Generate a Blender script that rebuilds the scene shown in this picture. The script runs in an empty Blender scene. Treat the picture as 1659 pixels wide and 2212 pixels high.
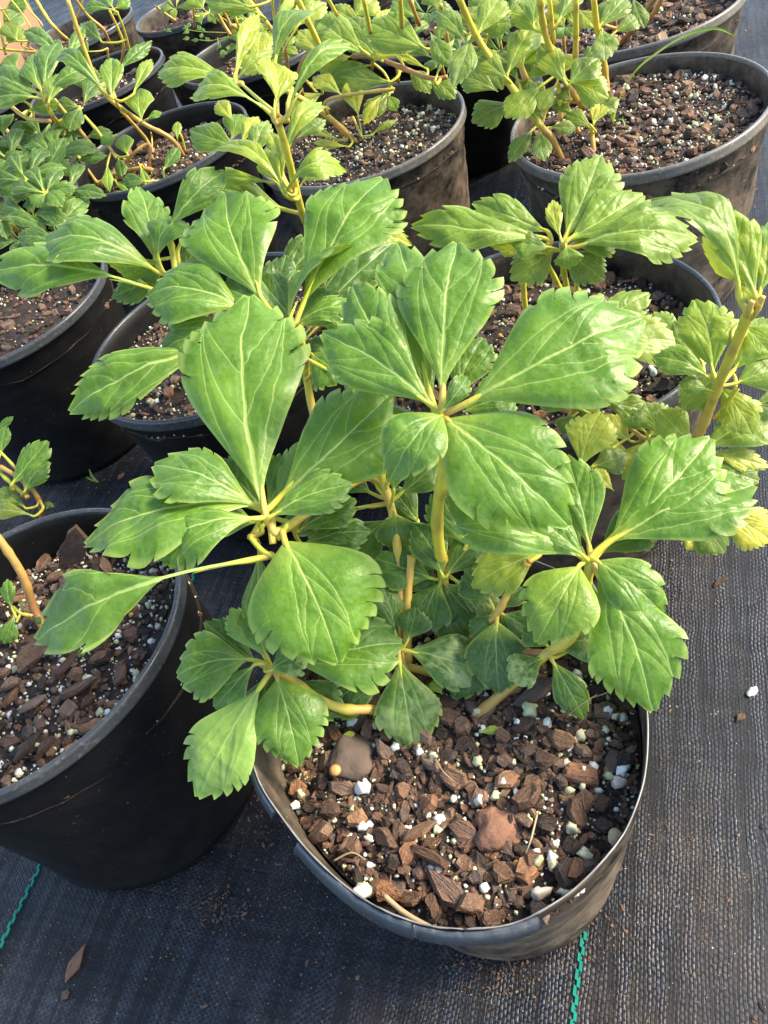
import bpy, bmesh, math, random
import numpy as np
from mathutils import Vector, Matrix, noise
R_ = math.radians
scene = bpy.context.scene
COL = scene.collection
rng = random.Random(7)

# ---------------------------------------------------------------- camera
PITCH, ROLL, FPX = R_(45.177), R_(-22.258), 2637.0/1.507
CH = 41.99            # cm, lens above the plane of the pot rims (z = 0)
POT_H = 21.0          # cm, rim above the ground
CP, SP, CR, SR = math.cos(PITCH), math.sin(PITCH), math.cos(ROLL), math.sin(ROLL)
FW = Vector((0, CP, -SP)); UP = Vector((0, SP, CP)); RT = Vector((1, 0, 0))
cam = bpy.data.cameras.new('camera'); cam_o = bpy.data.objects.new('camera', cam); COL.objects.link(cam_o)
cx_ = RT*CR + UP*SR; cy_ = -RT*SR + UP*CR; cz_ = -FW
m = Matrix((cx_, cy_, cz_)).transposed().to_4x4(); m.translation = Vector((0, 0, CH*0.01)); cam_o.matrix_world = m
cam.sensor_fit = 'HORIZONTAL'; cam.sensor_width = 36; cam.lens = 36*FPX/1659.0
cam.clip_start = 0.01; cam.clip_end = 200
scene.camera = cam_o
# ---------------------------------------------------------------- light
SUN_DIR = Vector((0.85, -0.10, 0.62)).normalized()       # towards the sun
el = math.asin(SUN_DIR.z); az = math.atan2(SUN_DIR.x, SUN_DIR.y)
w = bpy.data.worlds.new('World'); scene.world = w; w.use_nodes = True
nt = w.node_tree; bg = nt.nodes['Background']
sky = nt.nodes.new('ShaderNodeTexSky'); sky.sky_type = 'NISHITA'; sky.sun_disc = False
sky.sun_elevation = el; sky.sun_rotation = az; sky.air_density = 1.0; sky.dust_density = 1.2; sky.ozone_density = 0.6
nt.links.new(sky.outputs[0], bg.inputs[0]); bg.inputs[1].default_value = 0.15
sl = bpy.data.lights.new('sun', 'SUN'); sl.energy = 2.9; sl.angle = R_(20); sl.color = (1.0, 0.88, 0.66)
so = bpy.data.objects.new('sun', sl); COL.objects.link(so)
so.rotation_euler = SUN_DIR.to_track_quat('Z', 'Y').to_euler()
scene.view_settings.view_transform = 'Standard'; scene.view_settings.look = 'None'
scene.view_settings.gamma = 1; scene.view_settings.use_curve_mapping = False
scene.view_settings.exposure = 1.55

# ---------------------------------------------------------------- helpers
def ray(x, y):
    a = (x-829.5)/FPX; b = -(y-1106)/FPX
    a, b = CR*a-SR*b, SR*a+CR*b
    return Vector((a, CP+b*SP, -SP+b*CP))
CAM = Vector((0, 0, CH))
def at(x, y, z):
    "point (cm) at height z seen along that line of sight"
    d = ray(x, y); return CAM + d*((z-CH)/d.z)
def at_t(x, y, t): return CAM + ray(x, y)*t
def proj(p):
    q = p-CAM; c = q.dot(FW); a = q.dot(RT)/c; b = q.dot(UP)/c
    x = CR*a+SR*b; y = -SR*a+CR*b
    return Vector((829.5+x*FPX, 1106-y*FPX))

def link(name, me, mat=None, parent=None):
    o = bpy.data.objects.new(name, me); COL.objects.link(o)
    if mat is not None and me is not None: me.materials.append(mat) if not len(me.materials) else None
    if parent is not None: o.parent = parent
    return o
def tag(o, label=None, cat=None, group=None, kind=None):
    if label: o['label'] = label
    if cat: o['category'] = cat
    if group: o['group'] = group
    if kind: o['kind'] = kind
    return o
def empty(name, p):      # p in cm
    o = bpy.data.objects.new(name, None); COL.objects.link(o)
    o.empty_display_size = 0.02; o.location = p*0.01; return o
def mesh_from(name, verts, faces, org=Vector((0, 0, 0)), smooth=True):
    me = bpy.data.meshes.new(name)
    me.from_pydata([((v[0]-org[0])*0.01, (v[1]-org[1])*0.01, (v[2]-org[2])*0.01) for v in verts], [], faces)
    me.update()
    if smooth: me.polygons.foreach_set('use_smooth', [True]*len(me.polygons))
    return me

# ---------------------------------------------------------------- materials
class NT:
    def __init__(s, name):
        s.m = bpy.data.materials.new(name); s.m.use_nodes = True; s.t = s.m.node_tree
        s.n = s.t.nodes; s.b = s.n['Principled BSDF']; s.out = s.n['Material Output']
    def new(s, t, **k):
        n = s.n.new(t)
        for a, v in k.items(): setattr(n, a, v)
        return n
    def set(s, sock, v):
        if isinstance(v, bpy.types.NodeSocket): s.t.links.new(v, sock)
        else: sock.default_value = v
    def math(s, op, a, b=0.0, c=0.0, clamp=False):
        n = s.new('ShaderNodeMath', operation=op, use_clamp=clamp)
        for i, v in enumerate((a, b, c)): s.set(n.inputs[i], v)
        return n.outputs[0]
    def mix(s, f, a, b, blend='MIX'):
        n = s.new('ShaderNodeMix', data_type='RGBA', blend_type=blend)
        s.set(n.inputs['Factor'], f); s.set(n.inputs['A'], col(a)); s.set(n.inputs['B'], col(b))
        return n.outputs['Result']
    def noise(s, vec, scale, detail=3, rough=.55, dist=0.0):
        n = s.new('ShaderNodeTexNoise'); 
        if vec is not None: s.set(n.inputs['Vector'], vec)
        n.inputs['Scale'].default_value = scale; n.inputs['Detail'].default_value = detail
        n.inputs['Roughness'].default_value = rough; n.inputs['Distortion'].default_value = dist
        return n.outputs['Fac']
    def ramp(s, f, stops):
        n = s.new('ShaderNodeValToRGB'); s.set(n.inputs[0], f); cr = n.color_ramp
        while len(cr.elements) < len(stops): cr.elements.new(.5)
        for e, (p, c) in zip(cr.elements, stops): e.position = p; e.color = col(c)
        return n.outputs[0]
    def mr(s, v, a, b, c=0.0, d=1.0, smooth=False):
        n = s.new('ShaderNodeMapRange'); n.interpolation_type = 'SMOOTHSTEP' if smooth else 'LINEAR'
        for i, x in enumerate((v, a, b, c, d)): s.set(n.inputs[i], x)
        return n.outputs[0]
    def bump(s, h, strength, dist, normal=None, scale=None):
        n = s.new('ShaderNodeBump'); s.set(n.inputs['Height'], h)
        n.inputs['Strength'].default_value = strength; n.inputs['Distance'].default_value = dist
        if normal is not None: s.set(n.inputs['Normal'], normal)
        if scale is not None: s.set(n.inputs['Distance'], s.math('MULTIPLY', scale, dist))
        return n.outputs[0]
def col(c):
    if isinstance(c, (tuple, list)): return tuple(c)+(1.0,) if len(c) == 3 else tuple(c)
    return c

def leaf_material(name='leaf_material', veins=True):
    s = NT(name)
    uv = s.new('ShaderNodeUVMap', uv_map='flat').outputs[0]       # (x along, y across) / leaf length
    uw = s.new('ShaderNodeUVMap', uv_map='grid').outputs[0]       # (u, |v|)
    sx = s.new('ShaderNodeSeparateXYZ'); s.set(sx.inputs[0], uv); X, Y = sx.outputs[0], sx.outputs[1]
    sw = s.new('ShaderNodeSeparateXYZ'); s.set(sw.inputs[0], uw); U, V = sw.outputs[0], sw.outputs[1]
    oi = s.new('ShaderNodeObjectInfo'); oc = s.new('ShaderNodeSeparateColor'); s.set(oc.inputs[0], oi.outputs['Color'])
    tint, yel, dmg = oc.outputs[0], oc.outputs[1], oc.outputs[2]; rnd = oi.outputs['Random']
    ob = s.new('ShaderNodeTexCoord').outputs['Object']
    rv = s.new('ShaderNodeVectorMath', operation='ADD'); s.set(rv.inputs[0], uv)
    rr = s.new('ShaderNodeCombineXYZ'); s.set(rr.inputs[2], s.math('MULTIPLY', rnd, 37.0)); s.set(rv.inputs[1], rr.outputs[0])
    P = rv.outputs[0]
    wob = s.math('MULTIPLY', s.math('SUBTRACT', s.noise(P, 6.0, 3), 0.5), 0.10)
    Yw = s.math('ADD', Y, s.math('MULTIPLY', wob, 0.35))
    A = s.math('ABSOLUTE', Yw)
    side = s.math('SIGN', Yw)
    Xs = s.math('ADD', s.math('ADD', X, s.math('MULTIPLY', side, 0.022)), wob)
    # midrib
    mw = s.mr(X, 0.0, 1.0, 0.014, 0.0028)
    mid = s.math('SUBTRACT', 1.0, s.mr(A, s.math('MULTIPLY', mw, 0.55), mw, 0, 1), clamp=True)
    tot = mid
    wide = s.math('SUBTRACT', 1.0, s.mr(A, 0.0, 0.03, 0, 1), clamp=True)
    for x0, sl_, cur, wd in ((0.10, 0.50, -0.36, .0066), (0.36, 0.62, -0.55, .0048), (0.60, 0.85, -0.9, .0040)):
        dx = s.math('SUBTRACT', Xs, x0)
        line = s.math('MULTIPLY', dx, s.math('ADD', s.math('MULTIPLY', dx, cur), sl_))
        dd = s.math('MULTIPLY', s.math('ABSOLUTE', s.math('SUBTRACT', A, line)), 1/math.sqrt(1+sl_*sl_))
        wv = s.math('MULTIPLY', s.mr(V, 0.0, 1.0, wd, wd*0.35), 1.0)
        ln = s.math('SUBTRACT', 1.0, s.mr(dd, s.math('MULTIPLY', wv, 0.4), wv, 0, 1), clamp=True)
        ln = s.math('MULTIPLY', ln, s.mr(dx, 0.0, 0.01, 0, 0.55))
        tot = s.math('MAXIMUM', tot, ln)
        wd2 = s.math('SUBTRACT', 1.0, s.mr(dd, 0.0, 0.028, 0, 1), clamp=True)
        wide = s.math('MAXIMUM', wide, s.math('MULTIPLY', wd2, s.mr(dx, 0, .02, 0, .8)))
    vo = s.new('ShaderNodeTexVoronoi', feature='DISTANCE_TO_EDGE'); s.set(vo.inputs['Vector'], P); vo.inputs['Scale'].default_value = 11
    net = s.math('SUBTRACT', 1.0, s.mr(vo.outputs['Distance'], 0.0, 0.045, 0, 1), clamp=True)
    vo2 = s.new('ShaderNodeTexVoronoi', feature='DISTANCE_TO_EDGE'); s.set(vo2.inputs['Vector'], P); vo2.inputs['Scale'].default_value = 30
    net2 = s.math('SUBTRACT', 1.0, s.mr(vo2.outputs['Distance'], 0.0, 0.06, 0, 1), clamp=True)
    # colour
    n1 = s.mr(s.noise(P, 4.0, 4), .3, .7, 0, 1); n2 = s.noise(P, 22.0, 4)
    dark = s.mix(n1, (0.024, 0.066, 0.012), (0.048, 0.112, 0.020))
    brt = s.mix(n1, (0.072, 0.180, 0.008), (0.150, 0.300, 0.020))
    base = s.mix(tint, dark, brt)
    base = s.mix(s.math('MULTIPLY', s.mr(n2, .45, .75, 0, 1), 0.32), base, (0.20, 0.36, 0.10))
    ylw = s.mix(s.noise(P, 9, 4), (0.44, 0.45, 0.03), (0.66, 0.55, 0.07))
    yf = s.math('MULTIPLY', yel, s.mr(s.noise(P, 3.0, 2), .25, .6, .55, 1.25), clamp=True)
    base = s.mix(yf, base, ylw)
    base = s.mix(s.mr(U, 0.0, 0.30, 0.75, 0.0), base, (0.40, 0.52, 0.07))
    base = s.mix(s.math('MULTIPLY', wide, 0.10), base, (0.26, 0.42, 0.08))
    vcol = s.mix(tint, (0.30, 0.42, 0.17), (0.50, 0.62, 0.15))
    base = s.mix(s.math('MULTIPLY', net, 0.06), base, vcol)
    base = s.mix(s.math('MULTIPLY', net2, 0.11), base, vcol)
    base = s.mix(s.math('MULTIPLY', tot, s.mr(tint, 0, 1, .70, .82)), base, vcol)
    base = s.mix(s.mr(V, 0.88, 0.97, 0, 0.45), base, (0.42, 0.52, 0.12))
    # pale worn patches towards the tip of some leaves, small brown spots
    dm = s.math('MULTIPLY', dmg, s.mr(s.math('ADD', s.noise(P, 6, 4), s.math('MULTIPLY', U, 0.35)), .62, .84, 0, 1), clamp=True)
    base = s.mix(s.math('MULTIPLY', dm, .7), base, (0.46, 0.54, 0.20))
    sp = s.mr(s.noise(P, 15, 2), .74, .77, 0, .8)
    base = s.mix(sp, base, (0.16, 0.10, 0.04))
    bk = s.mix(0.55, base, (0.30, 0.46, 0.10))
    geo = s.new('ShaderNodeNewGeometry'); base = s.mix(geo.outputs['Backfacing'], base, bk)
    s.set(s.b.inputs['Base Color'], base)
    s.set(s.b.inputs['Roughness'], s.mr(n2, 0.2, 0.8, 0.32, 0.48))
    s.b.inputs['IOR'].default_value = 1.45
    h = s.math('SUBTRACT', s.math('MULTIPLY', s.noise(P, 9, 2), 1.3), s.math('MULTIPLY', wide, 0.55))
    h = s.math('SUBTRACT', h, s.math('MULTIPLY', net, 0.03))
    h = s.math('ADD', h, s.math('MULTIPLY', s.noise(P, 40, 2), 0.12))
    s.set(s.b.inputs['Normal'], s.bump(h, 0.6, 0.0021, scale=oi.outputs['Alpha']))
    tr = s.new('ShaderNodeBsdfTranslucent'); s.set(tr.inputs[0], s.mix(0.6, base, (0.42, 0.60, 0.03)))
    mx = s.new('ShaderNodeMixShader'); mx.inputs[0].default_value = 0.27
    s.set(mx.inputs[1], s.b.outputs[0]); s.set(mx.inputs[2], tr.outputs[0]); s.set(s.out.inputs[0], mx.outputs[0])
    return s.m
M = {}
M['leaf'] = leaf_material()

def stem_material():
    s = NT('stem_material')
    uv = s.new('ShaderNodeUVMap', uv_map='flat').outputs[0]
    sx = s.new('ShaderNodeSeparateXYZ'); s.set(sx.inputs[0], uv); U = sx.outputs[0]
    oi = s.new('ShaderNodeObjectInfo'); oc = s.new('ShaderNodeSeparateColor'); s.set(oc.inputs[0], oi.outputs['Color'])
    ob = s.new('ShaderNodeTexCoord').outputs['Object']
    n = s.noise(ob, 90, 4); g = s.math('ADD', s.math('MULTIPLY', n, 0.5), s.math('SUBTRACT', oc.outputs[0], 0.12), clamp=True)
    # colour runs from green-yellow (young end) to orange-brown (old end, at u = 0)
    f = s.math('ADD', g, s.mr(U, 0.0, 0.45, 0.42, 0.0), clamp=True)
    c = s.ramp(f, [(0.0, (0.44, 0.52, 0.04)), (0.3, (0.64, 0.56, 0.06)), (0.6, (0.58, 0.36, 0.08)), (1.0, (0.34, 0.15, 0.05))])
    c = s.mix(s.mr(s.noise(ob, 70, 4), .52, .66, 0, .55), c, (0.36, 0.20, 0.07))
    s.set(s.b.inputs['Base Color'], c); s.b.inputs['Roughness'].default_value = 0.45
    s.b.inputs['Subsurface Weight'].default_value = 0.0
    s.set(s.b.inputs['Normal'], s.bump(s.noise(ob, 160, 3), 0.4, 0.0008))
    return s.m
M['stem'] = stem_material()

def pot_material(name, dirt, rough=.38):
    s = NT(name)
    tc = s.new('ShaderNodeTexCoord'); ob = tc.outputs['Object']
    mp = s.new('ShaderNodeMapping'); s.set(mp.inputs[0], ob); mp.inputs['Scale'].default_value = (1, 1, 1.6)
    n = s.noise(mp.outputs[0], 9, 5, .65); n2 = s.noise(ob, 45, 5, .7); n3 = s.noise(ob, 400, 2)
    sx = s.new('ShaderNodeSeparateXYZ'); s.set(sx.inputs[0], ob)
    low = s.mr(sx.outputs[2], -0.21, -0.02, 1.0, 0.55)
    d = s.math('MULTIPLY', s.mr(s.math('ADD', s.math('MULTIPLY', n, .6), s.math('MULTIPLY', n2, .45)), .42, .72, 0, 1), low)
    d = s.math('MULTIPLY', d, dirt, clamp=True)
    c = s.mix(s.noise(ob, 20, 3), (0.0035, 0.004, 0.0045), (0.009, 0.0095, 0.0105))
    c = s.mix(d, c, (0.27, 0.205, 0.145))
    sp = s.mr(n3, .70, .76, 0, min(1, .25+dirt*.5)); c = s.mix(sp, c, (0.42, 0.33, 0.22))
    s.set(s.b.inputs['Base Color'], c)
    s.set(s.b.inputs['Roughness'], s.math('ADD', s.mr(d, 0, 1, rough, .8), s.math('MULTIPLY', n2, .12)))
    s.b.inputs['Specular IOR Level'].default_value = .22
    wv = s.noise(mp.outputs[0], 60, 3)
    s.set(s.b.inputs['Normal'], s.bump(s.math('ADD', wv, s.math('MULTIPLY', n, 3)), 0.25, 0.0012))
    return s.m
def rim_material(name, a, b, dirt):
    s = NT(name); ob = s.new('ShaderNodeTexCoord').outputs['Object']; n = s.noise(ob, 30, 4); n2 = s.noise(ob, 300, 3)
    c = s.mix(n, a, b); c = s.mix(s.mr(n2, .55, .7, 0, dirt), c, (0.34, 0.27, 0.19))
    s.set(s.b.inputs['Base Color'], c); s.set(s.b.inputs['Roughness'], s.mr(n, .3, .7, .22, .40))
    s.set(s.b.inputs['Normal'], s.bump(n2, .15, .0006)); return s.m
M['rim'] = rim_material('rim_plastic', (0.026, 0.030, 0.034), (0.062, 0.068, 0.076), .2)  # sheen of the black lip painted as a lighter grey than the wall
M['strip'] = rim_material('torn_strip_plastic', (0.055, 0.062, 0.070), (0.10, 0.11, 0.12), .25)
M['rim_dusty_glint'] = rim_material('rim_plastic_dusty_glint', (0.07, 0.066, 0.06), (0.20, 0.185, 0.16), .6)  # dusty rim, its colour lightened further to carry the glint of light
M['pot_clean'] = pot_material('pot_plastic_clean', 0.05)
M['pot_dusty'] = pot_material('pot_plastic_dusty', 1.3, .42)
M['pot_grey'] = pot_material('pot_plastic_scuffed', 0.8, .36)
def edge_material():
    s = NT('cut_plastic_edge'); ob = s.new('ShaderNodeTexCoord').outputs['Object']
    s.set(s.b.inputs['Base Color'], s.mix(s.noise(ob, 60, 3), (0.03, 0.03, 0.03), (0.48, 0.46, 0.43))); s.b.inputs['Roughness'].default_value = .5
    return s.m
M['cut'] = edge_material()
def bark_material():
    s = NT('bark_material'); oi = s.new('ShaderNodeObjectInfo'); geo = s.new('ShaderNodeNewGeometry')
    ob = s.new('ShaderNodeTexCoord').outputs['Object']
    r = s.math('FRACT', s.math('ADD', oi.outputs['Random'], geo.outputs['Random Per Island']))
    c = s.ramp(r, [(0, (0.022, 0.014, 0.010)), (.20, (0.065, 0.038, 0.024)), (.36, (0.19, 0.098, 0.052)), (.54, (0.31, 0.165, 0.088)), (.72, (0.34, 0.21, 0.14)), (.82, (0.13, 0.10, 0.085)), (.92, (0.42, 0.19, 0.085)), (1, (0.44, 0.31, 0.18))])
    n = s.noise(ob, 130, 5, .7)
    mp = s.new('ShaderNodeMapping'); s.set(mp.inputs[0], ob); mp.inputs['Scale'].default_value = (1, 6, 6)
    gr = s.noise(mp.outputs[0], 90, 4, .7)
    c = s.mix(s.mr(n, .35, .65, .6, 0), c, (0.028, 0.016, 0.012)); c = s.mix(s.mr(gr, .5, .75, 0, .35), c, (0.36, 0.22, 0.14))
    s.set(s.b.inputs['Base Color'], c); s.set(s.b.inputs['Roughness'], s.mr(n, .3, .7, .8, .5))
    s.set(s.b.inputs['Normal'], s.bump(s.math('ADD', n, s.math('MULTIPLY', gr, 1.3)), 1.0, .0032)); return s.m
M['bark'] = bark_material()
def perlite_material():
    s = NT('perlite_material'); oi = s.new('ShaderNodeObjectInfo'); geo = s.new('ShaderNodeNewGeometry')
    ob = s.new('ShaderNodeTexCoord').outputs['Object']
    r = s.math('FRACT', s.math('ADD', oi.outputs['Random'], geo.outputs['Random Per Island']))
    c = s.ramp(r, [(0, (0.80, 0.80, 0.76)), (.35, (0.76, 0.74, 0.62)), (.5, (0.62, 0.60, 0.38)), (.85, (0.58, 0.56, 0.30)), (1, (0.74, 0.62, 0.52))])
    n = s.noise(ob, 260, 4, .7)
    c = s.mix(s.mr(n, .52, .72, 0, .6), c, (0.26, 0.22, 0.12))
    s.set(s.b.inputs['Base Color'], c); s.b.inputs['Roughness'].default_value = .85
    s.set(s.b.inputs['Normal'], s.bump(n, .7, .0009)); return s.m
M['perlite'] = perlite_material()
def soil_material():
    s = NT('potting_mix_material'); ob = s.new('ShaderNodeTexCoord').outputs['Object']
    n = s.noise(ob, 120, 6, .75); n2 = s.noise(ob, 30, 3)
    c = s.ramp(n, [(.3, (0.006, 0.004, 0.003)), (.52, (0.030, 0.017, 0.011)), (.66, (0.075, 0.040, 0.024)), (.8, (0.16, 0.09, 0.05))])
    c = s.mix(s.mr(n2, .55, .72, 0, .5), c, (0.035, 0.050, 0.010))
    s.set(s.b.inputs['Base Color'], c); s.b.inputs['Roughness'].default_value = .75
    s.set(s.b.inputs['Normal'], s.bump(n, 1.0, .004)); return s.m
M['soil'] = soil_material()
def simple(name, c1, c2, scale=60, rough=.6, bump=.3):
    s = NT(name); ob = s.new('ShaderNodeTexCoord').outputs['Object']; n = s.noise(ob, scale, 4)
    s.set(s.b.inputs['Base Color'], s.mix(n, c1, c2)); s.b.inputs['Roughness'].default_value = rough
    s.set(s.b.inputs['Normal'], s.bump(n, bump, .001)); return s.m
M['prill'] = simple('fertiliser_prill', (0.52, 0.22, 0.05), (0.66, 0.36, 0.12), 200)
M['stone'] = simple('grey_stone', (0.060, 0.042, 0.034), (0.18, 0.125, 0.092), 110, .8, 2.5)
M['redstone'] = simple('red_lump', (0.10, 0.045, 0.028), (0.34, 0.17, 0.10), 180, .85, 4.0)
M['straw'] = simple('dry_fibre', (0.30, 0.20, 0.10), (0.50, 0.38, 0.22), 200)
M['root'] = simple('fine_root', (0.22, 0.14, 0.08), (0.45, 0.34, 0.22), 200)
M['green_thread'] = simple('green_thread_material', (0.0, 0.17, 0.115), (0.01, 0.30, 0.21), 250, .5)
M['tanboard'] = simple('tan_board_material', (0.36, 0.20, 0.11), (0.46, 0.27, 0.15), 12, .7)

def fabric_material():
    s = NT('woven_ground_cover'); geo = s.new('ShaderNodeNewGeometry'); G = geo.outputs['Position']
    mp = s.new('ShaderNodeMapping'); s.set(mp.inputs[0], G); mp.inputs['Rotation'].default_value = (0, 0, -R_(60))
    p = mp.outputs[0]
    wv = s.noise(G, 18, 3); wsm = s.noise(G, 220, 2)
    sx = s.new('ShaderNodeSeparateXYZ'); s.set(sx.inputs[0], p)
    X = s.math('ADD', sx.outputs[0], s.math('MULTIPLY', wv, .006)); Y = s.math('ADD', sx.outputs[1], s.math('MULTIPLY', wv, .010))
    X = s.math('ADD', X, s.math('MULTIPLY', wsm, .0022)); Y = s.math('ADD', Y, s.math('MULTIPLY', wsm, .0014))
    tw = 0.0027; tl = 0.0046
    row = s.math('FLOOR', s.math('DIVIDE', Y, tw))
    par = s.math('MULTIPLY', s.math('MODULO', s.math('ABSOLUTE', row), 2.0), 0.5)
    fx = s.math('FRACT', s.math('ADD', s.math('DIVIDE', X, tl), par)); fy = s.math('FRACT', s.math('DIVIDE', Y, tw))
    hx = s.math('SINE', s.math('MULTIPLY', fx, math.pi)); hy = s.math('SINE', s.math('MULTIPLY', fy, math.pi))
    weave = s.math('MULTIPLY', s.math('POWER', hx, .6), s.math('POWER', hy, .6))
    # tapes lie tighter or looser in bands along the weave, so the pattern comes and goes
    b1 = s.new('ShaderNodeMapping'); s.set(b1.inputs[0], p); b1.inputs['Scale'].default_value = (9, 130, 1)
    b2 = s.new('ShaderNodeMapping'); s.set(b2.inputs[0], p); b2.inputs['Scale'].default_value = (190, 14, 1)
    band = s.mr(s.noise(b1.outputs[0], 1.0, 4, .65), .38, .60, 0, 1); band2 = s.mr(s.noise(b2.outputs[0], 1.0, 4, .65), .36, .62, 0, 1)
    patch = s.mr(s.noise(G, 6, 5, .6, 1.0), .38, .62, 0, 1)
    gr = s.noise(G, 420, 4, .7)
    wf = s.math('MULTIPLY', weave, s.math('ADD', s.math('MULTIPLY', band, .75), .15))
    wf = s.math('ADD', s.math('MULTIPLY', wf, .65), s.math('MULTIPLY', s.math('MULTIPLY', gr, band2), .55))
    c = s.mix(patch, (0.0015, 0.002, 0.003), (0.004, 0.005, 0.007))
    c = s.mix(s.mr(wf, .30, .80, 0, 1), c, (0.028, 0.036, 0.056))  # bluish sheen on the raised tapes painted in, gaps left near black
    grey_side = s.mr(sx.outputs[1], 0.04, -0.08, 0, 1)     # greyer towards the low-Y side of the weave
    c = s.mix(s.math('MULTIPLY', grey_side, s.mr(s.noise(G, 160, 4, .7), .3, .7, .15, .75)), c, (0.022, 0.028, 0.036))
    fine = s.noise(G, 900, 2); md = s.noise(G, 14, 6, .75)
    c = s.mix(s.math('MULTIPLY', s.mr(fine, .58, .70, 0, 1), s.mr(md, .50, .66, 0.03, .9)), c, (0.30, 0.20, 0.12))
    c = s.mix(s.mr(s.noise(G, 6, 6, .72), .54, .76, 0, .4), c, (0.09, 0.06, 0.04))
    c = s.mix(s.mr(s.noise(G, 520, 1), .75, .78, 0, .8), c, (0.55, 0.50, 0.40))
    s.set(s.b.inputs['Base Color'], c)
    s.set(s.b.inputs['Roughness'], s.mr(s.math('ADD', s.math('MULTIPLY', band, .4), s.math('MULTIPLY', patch, .6)), .2, .9, .66, .38))
    s.b.inputs['Specular IOR Level'].default_value = .45
    s.set(s.b.inputs['Normal'], s.bump(s.math('MULTIPLY', wf, s.mr(grey_side, 0, 1, 1, .55)), .9, .0011)); return s.m
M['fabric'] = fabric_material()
# ---------------------------------------------------------------- builders
ENV = {'ov': [(0, .03), (.07, .13), (.15, .29), (.25, .52), (.35, .75), (.44, .91), (.52, 1.0), (.60, .97), (.68, .86), (.76, .70), (.83, .53), (.90, .34), (.95, .19), (1, .0)],
       'ob': [(0, .03), (.07, .11), (.15, .25), (.22, .39), (.3, .55), (.38, .71), (.46, .85), (.54, .95), (.6, 1.0), (.67, .985), (.74, .90), (.80, .77), (.86, .60), (.905, .44), (.94, .29), (.97, .15), (1, .0)],
       'br': [(0, .05), (.05, .24), (.12, .50), (.2, .74), (.3, .93), (.4, 1.0), (.5, .985), (.6, .90), (.7, .75), (.79, .57), (.86, .41), (.92, .26), (.965, .13), (1, .0)],
       'el': [(0, .02), (.1, .14), (.2, .36), (.3, .62), (.4, .84), (.5, .97), (.56, 1.0), (.66, .95), (.76, .80), (.86, .56), (.94, .31), (1, .03)],
       'na': [(0, .05), (.1, .2), (.2, .42), (.35, .78), (.5, 1.0), (.65, .96), (.8, .68), (.9, .38), (1, .02)]}
def outline(kind, r, petiole=.08, k=4, cut=1.0):
    "rows (u, env left, env right, cut left, cut right, forward lean left, right) of a coarsely toothed obovate leaf; widest half-width 1"
    xs, ys = zip(*ENV[kind]); sh = r.uniform(-.04, .04); bl = r.uniform(.25, 1.0) if kind == 'ob' else 0; xv, yv = zip(*ENV['ov'])
    def env(u):
        if u <= petiole: return 0.04
        x = (u-petiole)/(1-petiole); x = min(1, max(0, x+sh*math.sin(x*math.pi)))
        return max(0.04 if u < .9 else .015, float(np.interp(x, xs, ys))*(1-bl)+float(np.interp(x, xv, yv))*bl)
    us = set([petiole*i/4 for i in range(5)]) | set([petiole+(1-petiole)*i/13*.55 for i in range(14)])
    sides = []
    for s in (0, 1):
        st = r.uniform(.54, .62)-(.08 if kind == 'br' else 0)-.06*bl; kk = max(2, k-1+r.choice((0, 0, 1)))
        if k <= 1: kk = 1; st = .8
        T = [st]
        for i in range(kk): T.append(T[-1]+(1.2-.10*i)*(1+r.uniform(-.28, .28)))
        T = [st+(t-st)*(.905-st)/(T[-1]-st) for t in T]
        T.insert(0, petiole); sides.append(T)
        for i in range(1, len(T)):
            us.add(round(T[i], 4)); us.add(round(min(.999, T[i]+.010), 4))
            if i < len(T)-1:
                for q in (.12, .3, .55, .8, .93): us.add(round(T[i]+.010+(T[i+1]-T[i]-.010)*q, 4))
    us |= {.985, 1.0}
    dep = [r.uniform(.20, .28)*cut for _ in range(2)]
    rows = []
    for u in sorted(us):
        vals = []
        for s in (0, 1):
            T = sides[s]; e = env(u); f = 0.0; g = 1.0
            if T[1] < u < .999 and k > 1:
                i = max(j for j in range(len(T)) if T[j] < u-1e-6)
                t0 = T[i]; t1 = T[i+1] if i+1 < len(T) else 1.0
                ph = min(1, max(0, (u-t0)/(t1-t0))); d = dep[s]*(.7+.5*((i*37+s*3) % 5)/5)
                g = 1-d*(1-ph)**2.2+d*.22*math.sin(ph*2.4); f = .042*ph**2.5
            elif T[0] < u <= T[1]: ph = (u-T[0])/(T[1]-T[0]); f = .03*ph**6 if k > 1 else 0
            vals.append((e, g, f))
        rows.append((u, vals[0][0], vals[1][0], vals[0][1], vals[1][1], vals[0][2], vals[1][2]))
    return rows
VS = [-1, -.80, -.62, -.42, -.21, 0, .21, .42, .62, .80, 1]
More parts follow.
